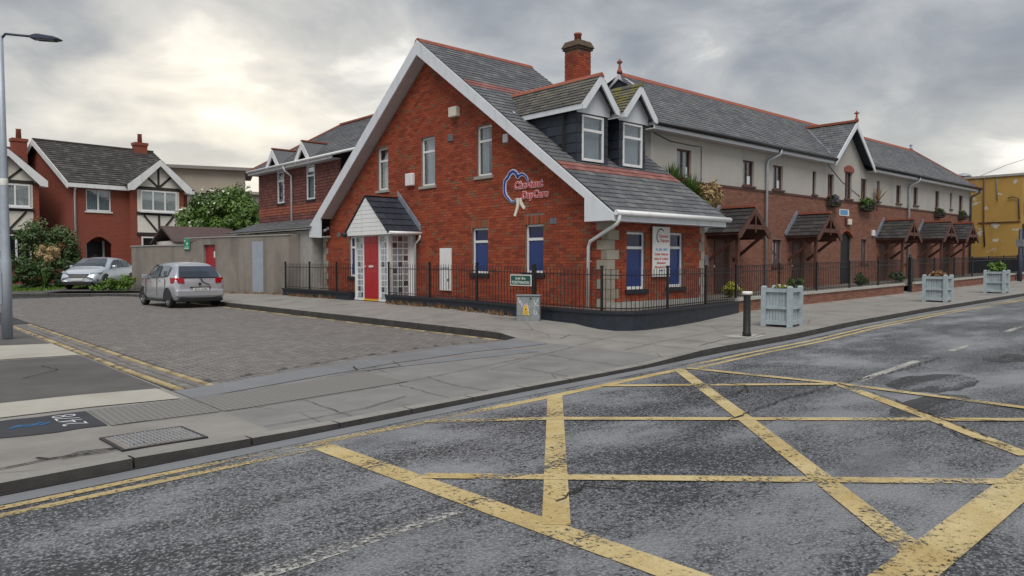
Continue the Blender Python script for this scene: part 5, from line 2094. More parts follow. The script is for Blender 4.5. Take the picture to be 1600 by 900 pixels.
# ------------------------------------------------------------------ cars (local x across, y forward, z up, origin under the middle)
def car(name, loc, rz, label, paint, st, wheels, wr, glass_side, rearwin, windscreen, extras, group=None):
    """st: stations (y, z_bottom, z_shoulder, z_top, half_bottom, half_shoulder, half_top)"""
    o = root(name, loc, label, 'car', group, rz)

    def sec(s):
        y, zb, zs, zt, wb, ws, wt = s
        zm = zb + (zs - zb) * .45
        pts = [(0, zb), (wb * .86, zb), (wb, zb + .07), (max(wb, ws) + .015, zm), (ws, zs), (wt + (ws - wt) * .12, zs + (zt - zs) * .86), (wt * .80, zt - (zt - zs) * .02), (wt * .4, zt + .012), (0, zt + .016)]
        return [V((x, y, z)) for x, z in pts]
    mb = MB()
    S_ = [sec(s) for s in st]
    n = len(S_[0])
    ring = 2 * n - 2
    i0 = 0
    for s in S_:
        full = s + [V((-p.x, p.y, p.z)) for p in s[-2:0:-1]]
        mb.v += [tuple(p) for p in full]
    F = []
    for j in range(len(S_) - 1):
        for k in range(ring):
            l = (k + 1) % ring
            F.append((j * ring + k, j * ring + l, (j + 1) * ring + l, (j + 1) * ring + k))
    F.append(tuple(range(ring)))
    F.append(tuple((len(S_) - 1) * ring + k for k in range(ring - 1, -1, -1)))
    mb.grid(0, F, .5, True)
    body = mb.build('body', paint, o, local=True, sub=2)

    def at(y):
        for a, b in zip(st, st[1:]):
            if a[0] <= y <= b[0]:
                f = (y - a[0]) / (b[0] - a[0])
                return [p + (q - p) * f for p, q in zip(a, b)]
        return st[0]
    for poly in glass_side:          # (y, lower and upper fraction up the glasshouse)
        for sgn in (-1, 1):
            q = MB()
            rows_ = []
            for (ya, la, ua), (yb2, lb2, ub) in zip(poly, poly[1:]):
                for k in range(4):
                    g = k / 4
                    rows_.append((ya + (yb2 - ya) * g, la + (lb2 - la) * g, ua + (ub - ua) * g))
            rows_.append(poly[-1])
            col_ = []
            for y, f0, f1 in rows_:
                sc2 = sec(at(y))
                P4, P5 = sc2[4], sc2[5]
                c3 = []
                for t2 in (0, .5, 1):
                    p = P4.lerp(P5, f0 + (f1 - f0) * t2)
                    c3.append(V((sgn * (p.x + .014 + .012 * math.sin(math.pi * t2)), p.y, p.z)))
                col_.append(c3)
            for a, b in zip(col_, col_[1:]):
                for t2 in (0, 1):
                    q.face([a[t2], b[t2], b[t2 + 1], a[t2 + 1]] if sgn > 0 else [a[t2 + 1], b[t2 + 1], b[t2], a[t2]], .5, True)
            q.build('side_window', glass_side_mat, o, local=True)
    for nm, W in (('rear_window', rearwin), ('windscreen', windscreen)):
        q = MB()
        rows_ = []
        for (y, z, hw2, bul) in W:
            rows_.append([V((hw2 * t2, y - bul * (1 - t2 * t2), z)) for t2 in (-1, -.5, 0, .5, 1)])
        for a, b in zip(rows_, rows_[1:]):
            for k in range(4):
                q.face([a[k], a[k + 1], b[k + 1], b[k]], .5, True)
        q.build(nm, 'glass_car', o, local=True)
    for wx, wy in wheels:
        sgn = 1 if wx > 0 else -1
        q = MB()
        ring_ = []
        prof = [(.0, -.09), (wr * .9, -.09), (wr, -.06), (wr, .06), (wr * .92, .085), (wr * .66, .088), (wr * .64, .06)]
        sg = 22
        base = len(q.v)
        for r_, x in prof:
            for a in range(sg):
                t2 = 2 * math.pi * a / sg
                q.v.append((wx + sgn * x, wy + r_ * math.cos(t2), wr + r_ * math.sin(t2)))
        F = []
        for j in range(len(prof) - 1):
            for a in range(sg):
                b = (a + 1) % sg
                F.append((j * sg + a, j * sg + b, (j + 1) * sg + b, (j + 1) * sg + a))
        q.grid(base, F, .5, True)
        wh = q.build('wheel', 'tyre', o, local=True)
        q = MB()
        for a in range(5):
            t2 = 2 * math.pi * a / 5 + .3
            c_, s_ = math.cos(t2), math.sin(t2)
            R1 = wr * .64
            q.hexa([(wx + sgn * .05, wy + c_ * .03 - s_ * w_, wr + s_ * .03 + c_ * w_) for w_ in (-.045, .045)] + [(wx + sgn * .05, wy + c_ * R1 - s_ * w_, wr + s_ * R1 + c_ * w_) for w_ in (.055, -.055)] +
                   [(wx + sgn * .078, wy + c_ * .03 - s_ * w_, wr + s_ * .03 + c_ * w_) for w_ in (-.035, .035)] + [(wx + sgn * .082, wy + c_ * R1 - s_ * w_, wr + s_ * R1 + c_ * w_) for w_ in (.05, -.05)])
        q.tube([(wx + sgn * .04, wy, wr), (wx + sgn * .085, wy, wr)], .055, 10)
        rp = []
        for a in range(21):
            t2 = 2 * math.pi * a / 20
            rp.append((wx + sgn * .075, wy + wr * .635 * math.cos(t2), wr + wr * .635 * math.sin(t2)))
        q.tube(rp, .016, 5, cap=False)
        q.build('rim', 'rim', wh)
        # dark wheel arch standing just proud of the side
        q = MB()
        s = at(wy)
        xx = sgn * (max(s[4], s[5]) + .012)
        A1, A2 = wr + .075, wr + .02
        for a in range(14):
            t0, t1 = math.pi * (a / 14 * 1.16 - .08), math.pi * ((a + 1) / 14 * 1.16 - .08)
            q.face([(xx, wy, wr), (xx, wy + A1 * math.cos(t0), wr + A1 * math.sin(t0)), (xx, wy + A1 * math.cos(t1), wr + A1 * math.sin(t1))])
        q.build('wheel_arch', 'plastic_black', o, local=True)
    extras(o)
    return o


def lb(o, name, mat, x0, x1, y0, y1, z0, z1, bev=.012, sub=0):
    return MB().box(x0, x1, y0, y1, z0, z1).build(name, mat, o, local=True, bevel=bev)


glass_side_mat = 'glass_mid'


def small_hatch(o):
    for s_ in (-1, 1):
        q = MB()
        q.prism([(s_ * .50, -1.70), (s_ * .50, -1.83), (s_ * .66, -1.815), (s_ * .78, -1.76), (s_ * .845, -1.64), (s_ * .85, -1.52), (s_ * .70, -1.52)], lambda u_, v_, n_2: V((u_, v_ + (n_2 - .80) * .22, n_2)), .80, .985)
        q.build('tail_light', 'tail_red', o, local=True, bevel=.02)
        lb(o, 'door_handle', 'car_silver', s_ * .825 - .02, s_ * .825 + .02, -.62, -.46, .86, .895)
        lb(o, 'door_handle', 'car_silver', s_ * .83 - .02, s_ * .83 + .02, .30, .46, .84, .875)
        q = MB()
        q.hexa([(s_ * .80, .72, .93), (s_ * .98, .70, .94), (s_ * .98, .70, 1.08), (s_ * .80, .72, 1.07), (s_ * .82, .84, .95), (s_ * .96, .80, .96), (s_ * .96, .80, 1.06), (s_ * .82, .84, 1.06)])
        q.build('mirror', 'car_silver', o, local=True, bevel=.02)
        q = MB()
        for y in (.78, -.28, -1.0):
            q.box(s_ * .838 - .008, s_ * .838 + .006, y - .006, y + .006, .40, .95)
        q.build('door_seam', 'plastic_black', o, local=True, kind='stuff')
        lb(o, 'sill_trim', 'plastic_black', s_ * .80 - .04, s_ * .80 + .03, -.85, .95, .19, .26)
    lb(o, 'rear_bumper', 'car_silver', -.78, .78, -1.86, -1.60, .36, .60, .05)
    lb(o, 'bumper_trim', 'plastic_black', -.70, .70, -1.84, -1.5, .20, .35, .03)
    pl_ = lb(o, 'number_plate', 'plate', -.26, .26, -1.868, -1.855, .555, .655, .003)
    text(pl_, 'plate_lettering', '05 D 16780', .085, lambda u_, v_, n_2=0: V((u_, -1.869 - n_2, v_)), 0, .575, .001, 'letter_dark', .001, local=True)
    lb(o, 'plate_recess', 'plastic_black', -.33, .33, -1.852, -1.80, .66, .69, .005)
    q = MB()
    q.bar((.03, -1.80, .975), (.06, -1.82, .86), .03, .03).bar((.05, -1.825, .87), (.30, -1.835, .745), .018, .018)
    q.build('rear_wiper', 'plastic_black', o, local=True)
    q = MB()
    q.tube([(-.02, -1.825, .78), (-.02, -1.845, .78)], .045, 12)
    q.build('badge', 'plastic_black', o, local=True)
    MB().tube([(0, -1.05, 1.50), (0, -1.2, 1.62)], .006, 5).build('aerial', 'plastic_black', o, local=True)


# stations from tail to nose
yst = [(-1.82, .30, .52, .56, .62, .66, .56), (-1.80, .24, .72, .84, .72, .76, .70), (-1.74, .22, .95, .99, .77, .80, .76), (-1.60, .20, .97, 1.18, .80, .82, .70), (-1.38, .19, .97, 1.41, .81, .825, .60),
       (-1.15, .18, .965, 1.475, .82, .83, .59), (-.5, .18, .95, 1.50, .82, .83, .60), (.2, .18, .93, 1.475, .82, .83, .59), (.62, .18, .93, 1.37, .82, .82, .57), (1.0, .19, .93, 1.12, .81, .80, .62),
       (1.22, .20, .91, .99, .80, .78, .66), (1.55, .22, .80, .86, .76, .72, .60), (1.74, .26, .64, .70, .66, .62, .50), (1.80, .32, .52, .56, .55, .52, .42)]
car('parked_car', (8.47, 26.6, ZS + .004), R(2.5), 'small silver hatchback parked by the kerb with its tail towards the crossing', 'car_silver', yst,
    [(-.73, -1.2), (.73, -1.2), (-.73, 1.17), (.73, 1.17)], .295,
    [[(-.40, .08, .92), (.25, .08, .90), (.55, .08, .72), (.93, .08, .12)], [(-1.16, .22, .86), (-.95, .12, .92), (-.50, .08, .92)]],
    [(-1.775, 1.0, .66, .02), (-1.62, 1.19, .62, .04), (-1.46, 1.36, .55, .04)], [(1.1, 1.03, .66, -.05), (.85, 1.22, .58, -.04), (.58, 1.40, .52, -.03)], small_hatch)


def front_car(o):
    for s_ in (-1, 1):
        q = MB()
        q.hexa([(s_ * .52, 2.02, .70), (s_ * .86, 1.74, .76), (s_ * .84, 1.58, .84), (s_ * .50, 1.98, .76), (s_ * .52, 2.10, .705), (s_ * .88, 1.80, .765), (s_ * .87, 1.60, .84), (s_ * .50, 2.06, .765)])
        q.build('headlight', 'head_lamp', o, local=True, bevel=.01)
        q = MB()
        q.hexa([(s_ * .50, 2.1, .36), (s_ * .82, 1.9, .36), (s_ * .80, 1.9, .48), (s_ * .52, 2.1, .44), (s_ * .50, 2.15, .36), (s_ * .84, 1.97, .36), (s_ * .82, 1.97, .47), (s_ * .52, 2.14, .44)])
        q.build('fog_recess', 'plastic_black', o, local=True)
        q = MB()
        q.hexa([(s_ * .88, .60, .96), (s_ * 1.06, .58, .97), (s_ * 1.06, .58, 1.10), (s_ * .88, .60, 1.09), (s_ * .90, .74, .97), (s_ * 1.04, .70, .98), (s_ * 1.04, .70, 1.08), (s_ * .90, .74, 1.08)])
        q.build('mirror', 'car_silver_blue', o, local=True, bevel=.02)
    q = MB()
    q.hexa([(-.30, 2.05, .53), (.30, 2.05, .53), (.46, 2.02, .70), (-.46, 2.02, .70), (-.30, 2.165, .53), (.30, 2.165, .53), (.46, 2.125, .69), (-.46, 2.125, .69)])
    q.build('grille', 'plastic_black', o, local=True)
    q = MB()
    for z in (.565, .605, .645):
        w_ = .32 + (z - .53) * .8
        q.box(-w_, w_, 2.13, 2.172, z - .007, z + .007)
    q.build('grille_bar', 'chrome', o, local=True, kind='stuff')
    lb(o, 'lower_intake', 'plastic_black', -.62, .62, 2.0, 2.165, .20, .36, .02)
    pl_ = lb(o, 'number_plate', 'plate', -.26, .26, 2.165, 2.18, .40, .50, .003)


fst = [(-2.10, .34, .60, .66, .66, .70, .60), (-2.02, .24, .90, 1.0, .80, .82, .72), (-1.7, .20, .99, 1.22, .88, .88, .66), (-1.2, .19, .985, 1.42, .90, .90, .63), (-.4, .18, .97, 1.47, .905, .905, .64), (.2, .18, .95, 1.45, .905, .905, .63),
       (.62, .18, .94, 1.30, .905, .90, .62), (1.05, .19, .93, 1.03, .90, .88, .72), (1.5, .20, .86, .94, .88, .86, .70), (1.85, .22, .76, .83, .84, .82, .62), (2.05, .26, .64, .70, .76, .74, .54), (2.14, .32, .50, .55, .66, .64, .46)]
glass_side_mat = 'glass_dark'
hd_ = math.atan2(-.745, -.67)
car('parked_car', (9.0, 39.75, .30), hd_ - math.pi / 2 + .08, 'silver hatchback facing out of the driveway beyond the end of the grey wall', 'car_silver_blue', fst,
    [(-.77, -1.3), (.77, -1.3), (-.77, 1.33), (.77, 1.33)], .32,
    [[(-.4, .08, .92), (.15, .08, .9), (.5, .08, .66), (.85, .08, .14)], [(-1.55, .3, .6), (-1.15, .1, .9), (-.48, .08, .92)]],
    [(-1.98, 1.03, .70, .02), (-1.72, 1.22, .60, .04), (-1.5, 1.32, .55, .04)], [(1.13, 1.01, .76, -.06), (.85, 1.19, .66, -.05), (.40, 1.42, .55, -.04)], front_car)
glass_side_mat = 'glass_dark'
car('parked_car', (4.2, 45.6, .36), R(165), 'dark maroon car parked behind the lamp post before the far left house', 'maroon_paint', fst,
    [(-.77, -1.3), (.77, -1.3), (-.77, 1.33), (.77, 1.33)], .32,
    [[(-.4, .08, .92), (.15, .08, .9), (.5, .08, .66), (.85, .08, .14)], [(-1.55, .3, .6), (-1.15, .1, .9), (-.48, .08, .92)]],
    [(-1.98, 1.03, .70, .02), (-1.72, 1.22, .60, .04), (-1.5, 1.32, .55, .04)], [(1.13, 1.01, .76, -.06), (.85, 1.19, .66, -.05), (.40, 1.42, .55, -.04)], front_car)

# ------------------------------------------------------------------ street furniture
lp = root('lamp_post', (2.24, 17.0, .085), 'grey steel lamp post with a slim lantern on the left corner', 'lamp post')
MB().lathe((2.24, 17.0, .085), [(.092, 0), (.092, 1.5), (.08, 1.56), (.066, 3.5), (.048, 5.74)], 14).build('post', 'lamp_grey', lp)
MB().box(2.138, 2.158, 16.94, 17.04, .75, 1.35).build('access_door', 'lamp_grey', lp)
MB().lathe((2.24, 17.0, 3.0), [(.071, 0), (.073, .01), (.073, .12), (.071, .13)], 12).build('band', 'sign_white', lp)
arm_d = V((.74, -.66, 0)).normalized()
b_ = V((2.24, 17.0, 5.83))
MB().tube([b_ - Z3 * .08, b_ + arm_d * .1 + Z3 * .03, b_ + arm_d * .62 - Z3 * .02], .024, 8).build('arm', 'lamp_dark', lp)
Pl = lambda u_, v_, n_2=0.0: b_ + arm_d * u_ + Z3 * v_ + V((-arm_d.y, arm_d.x, 0)) * n_2
ln_ = MB()
ln_.prism([(.60, -.07), (1.06, -.10), (1.14, -.085), (1.13, -.06), (1.04, -.03), (.76, .015), (.70, .015), (.60, -.01)], Pl, -.09, .09)
ln_.build('lantern', 'lamp_dark', lp, bevel=.015)
MB().prism([(.70, -.09), (1.04, -.112), (1.04, -.098), (.70, -.07)], Pl, -.065, .065).build('lens', 'glass_mid', lp)
lp2 = root('lamp_post', (43.0, 10.42, .55), 'dark grey post standing in front of the yellow building', 'lamp post')
MB().lathe((43.0, 10.42, .55), [(.11, 0), (.11, 1.2), (.09, 1.3), (.08, 2.6)], 12).build('post', 'lamp_dark', lp2)
MB().box(42.9, 43.1, 10.28, 10.58, 2.3, 2.65).build('box', 'vent_grey', lp2)

cb = root('utility_cabinet', (11.45, 11.9, .15), 'grey metal utility cabinet with graffiti and a yellow warning sticker', 'cabinet')
Pk = frame((11.10, 12.22, 0), (.62, -.785, 0), (-.785, -.62, 0))
zc0 = zp(11.3, 11.9)
MB().fbox(Pk, .0, .52, zc0 - .02, zc0 + .56, -.24, 0).build('body', 'cabinet_grey', cb, bevel=.012)
MB().fbox(Pk, -.015, .535, zc0 + .562, zc0 + .588, -.255, .02).build('lid', 'cabinet_grey', cb, bevel=.01)
MB().fbox(Pk, .01, .36, zc0 + .12, zc0 + .13, .001, .005).build('seam', 'vent_grey', cb)
MB().tube([Pk(.32, zc0 + .51, 0), Pk(.32, zc0 + .51, .015)], .018, 8).build('lock', 'iron', cb)
MB().prism([(.14, zc0 + .14), (.28, zc0 + .14), (.26, zc0 + .29), (.21, zc0 + .37), (.16, zc0 + .29)], Pk, .001, .004).build('warning_sticker', 'warning_yellow', cb)
tri = MB()
tri.prism([(.185, zc0 + .245), (.235, zc0 + .245), (.21, zc0 + .31)], Pk, .004, .005)
for k in range(3):
    tri.fbox(Pk, .165, .255, zc0 + .16 + k * .024, zc0 + .167 + k * .024, .004, .005)
tri.build('sticker_print', 'letter_dark', cb)


def scr(pts, mat, w=.013):
    mb = MB()
    for a, b in zip(pts, pts[1:]):
        d = V((b[0] - a[0], b[1] - a[1]))
        if d.length < 1e-5:
            continue
        d.normalize()
        s_ = V((-d.y, d.x)) * w / 2
        a, b = (a[0] * .65, a[1] * .76), (b[0] * .65, b[1] * .76)
        c = [(a[0] - s_.x, zc0 + a[1] - s_.y), (b[0] - s_.x, zc0 + b[1] - s_.y), (b[0] + s_.x, zc0 + b[1] + s_.y), (a[0] + s_.x, zc0 + a[1] + s_.y)]
        mb.prism(c, Pk, .0015, .0035)
    return mb.build('graffiti', mat, cb)


scr([(.06, .70), (.10, .52), (.13, .62), (.17, .46), (.20, .55)], 'graffiti')
scr([(.17, .40), (.22, .50), (.24, .38), (.30, .53), (.31, .40), (.38, .55), (.37, .38), (.45, .44)], 'graffiti_pink')
scr([(.38, .50), (.42, .36), (.41, .26), (.44, .17)], 'graffiti')
scr([(.60, .62), (.66, .50), (.76, .44)], 'graffiti')
scr([(.76, .66), (.66, .50), (.60, .42)], 'graffiti')
scr([(.64, .38), (.60, .30), (.63, .22), (.69, .20), (.70, .27), (.66, .30)], 'graffiti')

ss = root('street_name_sign', (11.68, 12.6, .95), 'green street name plate with white border on the black railings', 'sign')
Pn = frame((11.72, 13.10, 0), (0, -1, 0), (-1, 0, 0))
MB().fbox(Pn, 0, .72, .99, 1.25, .0, .02).build('panel', 'sign_white', ss)
MB().fbox(Pn, .022, .698, 1.012, 1.228, .02, .023).build('field', 'sign_green', ss)
text(ss, 'lettering', 'Sráid  Bric', .085, Pn, .36, 1.135, .024, 'sign_white', .001, 0, .001)
text(ss, 'lettering', 'PORTMAHON', .095, Pn, .36, 1.035, .024, 'sign_white', .001, 0, .0015)
MB().box(11.70, 11.75, 12.27, 12.32, .5, 1.5).build('post', 'iron', ss)

bo = root('bollard', (12.97, 7.62, .1), 'black cast iron bollard with a white cap on the pavement', 'bollard')
zb_ = zp(12.97, 7.62)
MB().lathe((12.97, 7.62, zb_), [(.085, 0), (.085, .07), (.072, .09), (.068, .80), (.068, .81)], 16).build('post', 'iron', bo)
MB().lathe((12.97, 7.62, zb_ + .81), [(.072, 0), (.098, .012), (.100, .055), (.09, .065)], 18).build('cap', 'white_paint_bollard', bo)
bp = MB()
q_ = [(12.60, 7.92), (12.48, 7.30), (13.34, 7.42), (13.55, 8.02)]
bp.face([(x, y, zp(x, y) + .006) for x, y in q_])
tag(bp.build('repair_patch', 'concrete_pale', pave))


def planter(x, y, rz, w, h, label, plant):
    z = zp(x, y)
    o = root('planter', (x, y, z), label, 'planter', 'grey blue timber planters along the pavement', rz)
    a = w / 2
    for sx_, sy_ in ((-1, -1), (1, -1), (1, 1), (-1, 1)):
        q = MB()
        q.box(sx_ * a - .05, sx_ * a + .05, sy_ * a - .05, sy_ * a + .05, 0, h + .03)
        q.hexa([(sx_ * a - .05, sy_ * a - .05, h + .03), (sx_ * a + .05, sy_ * a - .05, h + .03), (sx_ * a + .05, sy_ * a + .05, h + .03), (sx_ * a - .05, sy_ * a + .05, h + .03),
                (sx_ * a - .03, sy_ * a - .03, h + .06), (sx_ * a + .03, sy_ * a - .03, h + .06), (sx_ * a + .03, sy_ * a + .03, h + .06), (sx_ * a - .03, sy_ * a + .03, h + .06)])
        q.build('corner_post', 'planter_paint', o, local=True)
    for k in range(4):
        ca, sa = math.cos(k * math.pi / 2), math.sin(k * math.pi / 2)
        L_ = lambda u_, v_, n_2=0.0: V((ca * u_ + sa * (a + n_2), sa * u_ - ca * (a + n_2), v_))
        for z0_, z1_ in ((.05, .14), (h * .5 - .03, h * .5 + .03), (h - .08, h)):
            MB().fbox(L_, -a + .05, a - .05, z0_, z1_, -.03, .02).build('side_rail', 'planter_paint', o, local=True)
        nb = 7
        bwid = (w - .10) / nb
        for j in range(nb):
            MB().fbox(L_, -a + .05 + j * bwid + .004, -a + .05 + (j + 1) * bwid - .004, .10, h - .04, -.045, -.032 + .004 * (j % 2)).build('slat', 'planter_paint', o, local=True)
    MB().box(-a + .04, a - .04, -a + .04, a - .04, h - .12, h - .06).build('soil', 'soil', o, local=True)
    plant(x, y, z + h)
    return o


def p1(x, y, z):
    o = root('planter_flowers', (x, y, z - .06), 'small yellow and pale flowers in the planter beside the bollard', 'plant')
    foliage('leaves', 'leaf_mid', o, [((x, y, z - .02), (.24, .24, .09), 2)], 700, .035, 41)
    foliage('blossom', 'leaf_yellow', o, [((x - .1, y, z + .02), (.24, .24, .08), 1)], 26, .03, 43, .9)
    foliage('blossom', 'flower_white', o, [((x + .1, y, z + .04), (.2, .2, .06), 1)], 40, .03, 47, .9)


def p2(x, y, z):
    o = root('planter_heather', (x, y, z - .06), 'dry brown heather cushion in the middle planter', 'plant')
    foliage('leaves', 'leaf_rust', o, [((x, y, z + .04), (.27, .27, .17), 3)], 1800, .035, 51)


def p3(x, y, z):
    o = root('planter_shrub', (x, y, z - .06), 'round clipped green shrub in the farthest planter', 'shrub')
    foliage('leaves', 'leaf_bright', o, [((x, y, z + .15), (.32, .32, .26), 4)], 2600, .04, 61)
    MB().tube([(x, y, z - .1), (x, y, z + .15)], .03, 6).build('stem', 'bark', o)


planter(15.42, 8.2, R(6), .58, .84, 'grey blue timber planter with pale flowers, standing beside the bollard', p1)
planter(25.7, 8.42, R(2), .60, .80, 'grey blue timber planter holding a dry brown heather cushion', p2)
planter(31.9, 8.45, R(2), .60, .80, 'grey blue timber planter holding a round clipped green shrub', p3)

# ------------------------------------------------------------------ brick and render terrace along the main road
TY = 13.3
te = root('terrace', (31, 16, .4), 'long terrace with brick ground floor, pale rendered upper floor and slate roof', 'terrace')
Pt_ = frame((0, TY, 0), (1, 0, 0), (0, -1, 0))
TX0, TX1 = 17.3, 45.2
EZt, EYt, RYt, RZt = 5.5, 12.95, 15.6, 7.60
GC, GW, GA = 30.05, 1.75, 7.12
hg = lambda x: GA - abs(x - GC) * (GA - EZt) / GW
up_w = [(18.55, 19.30, 4.06, 4.95), (22.25, 22.95, 4.10, 4.95), (24.21, 24.92, 4.10, 4.95), (27.15, 27.45, 4.10, 4.97), (28.41, 28.93, 4.10, 4.97), (29.90, 30.55, 4.10, 5.18), (31.42, 31.98, 4.12, 5.02),
        (33.02, 33.30, 4.15, 5.03), (35.10, 35.62, 4.18, 5.0), (37.13, 37.68, 4.20, 5.05), (39.94, 40.5, 4.22, 5.05), (42.0, 42.3, 4.25, 5.08), (43.36, 43.95, 4.2, 5.03)]
canopies = [(21.0, 3.24), (26.1, 3.27), (33.9, 3.34), (38.5, 3.42), (41.6, 3.45)]
gr_z = lambda x: .40 + rise(x)
low_w = [(24.27, 24.93, 1.41, 2.34), (31.55, 32.15, 1.5, 2.5), (19.0, 19.5, 1.4, 2.3), (35.9, 36.4, 1.5, 2.5)]
door_h = [(c - .42, c + .50, .3, 2.42 + (z - 3.24) * .6) for c, z in canopies]
arch_d = (29.62, 30.78, .3, 2.82)
BAND = 4.03
wb = MB()
wall_sheet(wb, Pt_, TX0, TX1, .1, lambda x: BAND, low_w + door_h + [arch_d], (), .14)
wb.face([(TX0, TY, .1), (TX0, 18, .1), (TX0, 18, BAND), (TX0, TY, BAND)])
wb.face([(TX1, TY, .1), (TX1, 18, .1), (TX1, 18, BAND), (TX1, TY, BAND)])
tw = wb.build('brick_wall', 'terrace_mortar', te)
lay(tw, 'brick', 'bricks', 'terrace_brick', bricks(Pt_, .3, BAND - .01, lambda v: TX0, lambda v: TX1, low_w + door_h + [arch_d]), 300)
wb = MB()
Pr_ = lambda u_, v_, n_2=0.0: Pt_(u_, v_, n_2 + .02)
top_t = lambda x: hg(x) - .12 if abs(x - GC) < GW - .05 else EZt - .06
wall_sheet(wb, Pr_, TX0, TX1, BAND, top_t, up_w, (GC - GW + .05, GC - GW + .0501, GC, GC + GW - .0501, GC + GW - .05), .13)
wb.face([(TX0, TY - .02, BAND), (TX0, 18, BAND), (TX0, 18, EZt), (TX0, TY - .02, EZt)])
wb.face([(TX1, TY - .02, BAND), (TX1, 18, BAND), (TX1, 18, EZt), (TX1, TY - .02, EZt)])
wb.build('render_wall', 'terrace_render', te)
MB().fbox(Pt_, TX0, TX1, BAND - .075, BAND - .002, 0, .035).build('string_course', 'brown_wood', te)
for i, w_ in enumerate(up_w):
    wide = w_[1] - w_[0]
    window(te, Pr_, *w_, 0, fm='brown_frame', low='glass_clear', curtain=(.05, .95) if i % 3 != 1 else (.1, .55), sill='brown_wood' if wide > .4 else 'brown_wood', rec=.07, mull=1 if wide > .5 else 0, fw=.05 if wide > .4 else .035, sillw=.06)
for w_ in low_w:
    window(te, Pt_, *w_, 0, fm='brown_frame', low='glass_mid', sill='brown_wood', rec=.08, mull=1, fw=.05)
MB().prism([(29.80, 5.18), (29.80, 5.33)] + [(29.80 + .85 * k / 8, 5.33 + .12 * math.sin(math.pi * k / 8)) for k in range(1, 8)] + [(30.65, 5.33), (30.65, 5.18)], Pr_, .0, .04).build('arch_lintel', 'terracotta', te)
MB().fbox(Pt_, arch_d[0] - .3, arch_d[1] + .3, .3, 2.9, -.22, -.145).build('door', 'dark_door', te)
arl = MB()
for k in range(8):
    f0, f1 = k / 8, (k + 1) / 8
    a0_, a1_ = arch_d[0] + 1.16 * f0, arch_d[0] + 1.16 * f1
    z0_, z1_ = 2.56 + .24 * math.sin(math.pi * f0), 2.56 + .24 * math.sin(math.pi * f1)
    arl.hexa([Pt_(a0_, z0_, -.14), Pt_(a1_, z1_, -.14), Pt_(a1_, 2.84, -.14), Pt_(a0_, 2.84, -.14), Pt_(a0_, z0_, .008), Pt_(a1_, z1_, .008), Pt_(a1_, 2.84, .008), Pt_(a0_, 2.84, .008)])
arl.build('door_arch', 'terracotta', te)
# roof
rf_ = MB()
rf_.face([(17.0, EYt, EZt), (GC - GW, EYt, EZt), (GC - GW, RYt, RZt), (18.66, RYt, RZt)])
rf_.face([(GC + GW, EYt, EZt), (45.6, EYt, EZt), (43.2, RYt, RZt), (GC + GW, RYt, RZt)])
zz = EZt + (TY + .05 - EYt) / (RYt - EYt) * (RZt - EZt)
rf_.face([(GC - GW, TY + .05, zz), (GC + GW, TY + .05, zz), (GC + GW, RYt, RZt), (GC - GW, RYt, RZt)])
rf_.face([(45.6, EYt, EZt), (45.6, 18.25, EZt), (43.2, RYt, RZt)])
rf_.face([(17.0, 18.25, EZt), (45.6, 18.25, EZt), (43.2, RYt, RZt), (18.66, RYt, RZt)])
hk = .62
rf_.face([(17.0, 18.25, EZt), (17.0, EYt, EZt), (18.55, RYt - hk * 1.26, RZt - hk), (18.55, RYt + hk * 1.26, RZt - hk)])
rf_.face([(18.66, RYt, RZt), (18.66, RYt - hk * 1.26, RZt - hk), (18.66, RYt + hk * 1.26, RZt - hk)])
troof = rf_.build('roof', 'slate_hung', te)
tsl = []
for i, ps_ in slates((17.0, EYt - .03, EZt), (45.6, EYt - .03, EZt), (43.2, RYt, RZt), (18.66, RYt, RZt), .30, .19, .010).items():
    for p in ps_:
        c = (p[0] + p[1] + p[2] + p[3]) / 4
        if abs(c.x - GC) < GW + .1 and c.z < hg(c.x) + .03:
            continue
        tsl.append(p)
lay(troof, 'slate', 'slates', 'slate', tsl, 220)
rt_ = MB()
x = 18.66
while x < 43.1:
    rt_.prism([(RYt - .15, RZt - .09), (RYt, RZt + .07), (RYt + .15, RZt - .09)], PX, x, x + .44)
    x += .45
rt_.bar((43.2, RYt, RZt + .02), (45.6, EYt, EZt + .02), .14, .06)
rt_.build('ridge_tiles', 'terracotta', troof)
for sgn in (-1, 1):
    MB().hexa([(18.60, RYt, RZt - .16), (18.60, RYt + sgn * hk * 1.36, RZt - hk - .10), (18.60, RYt + sgn * hk * 1.36, RZt - hk + .02), (18.60, RYt, RZt), (18.68, RYt, RZt - .16), (18.68, RYt + sgn * hk * 1.36, RZt - hk - .10), (18.68, RYt + sgn * hk * 1.36, RZt - hk + .02), (18.68, RYt, RZt)]).build('bargeboard', 'white_board', troof)


def finial(x, y, z, h, mat='terracotta'):
    f = MB()
    f.lathe((x, y, z), [(.09, 0), (.085, .08), (.05, .14), (.035, h * .55), (.028, h)], 8)
    f.box(x - .03, x + .03, y - .09, y + .09, z + h * .72, z + h * .84)
    f.box(x - .09, x + .09, y - .03, y + .03, z + h * .725, z + h * .835)
    return f.build('finial', mat, troof)


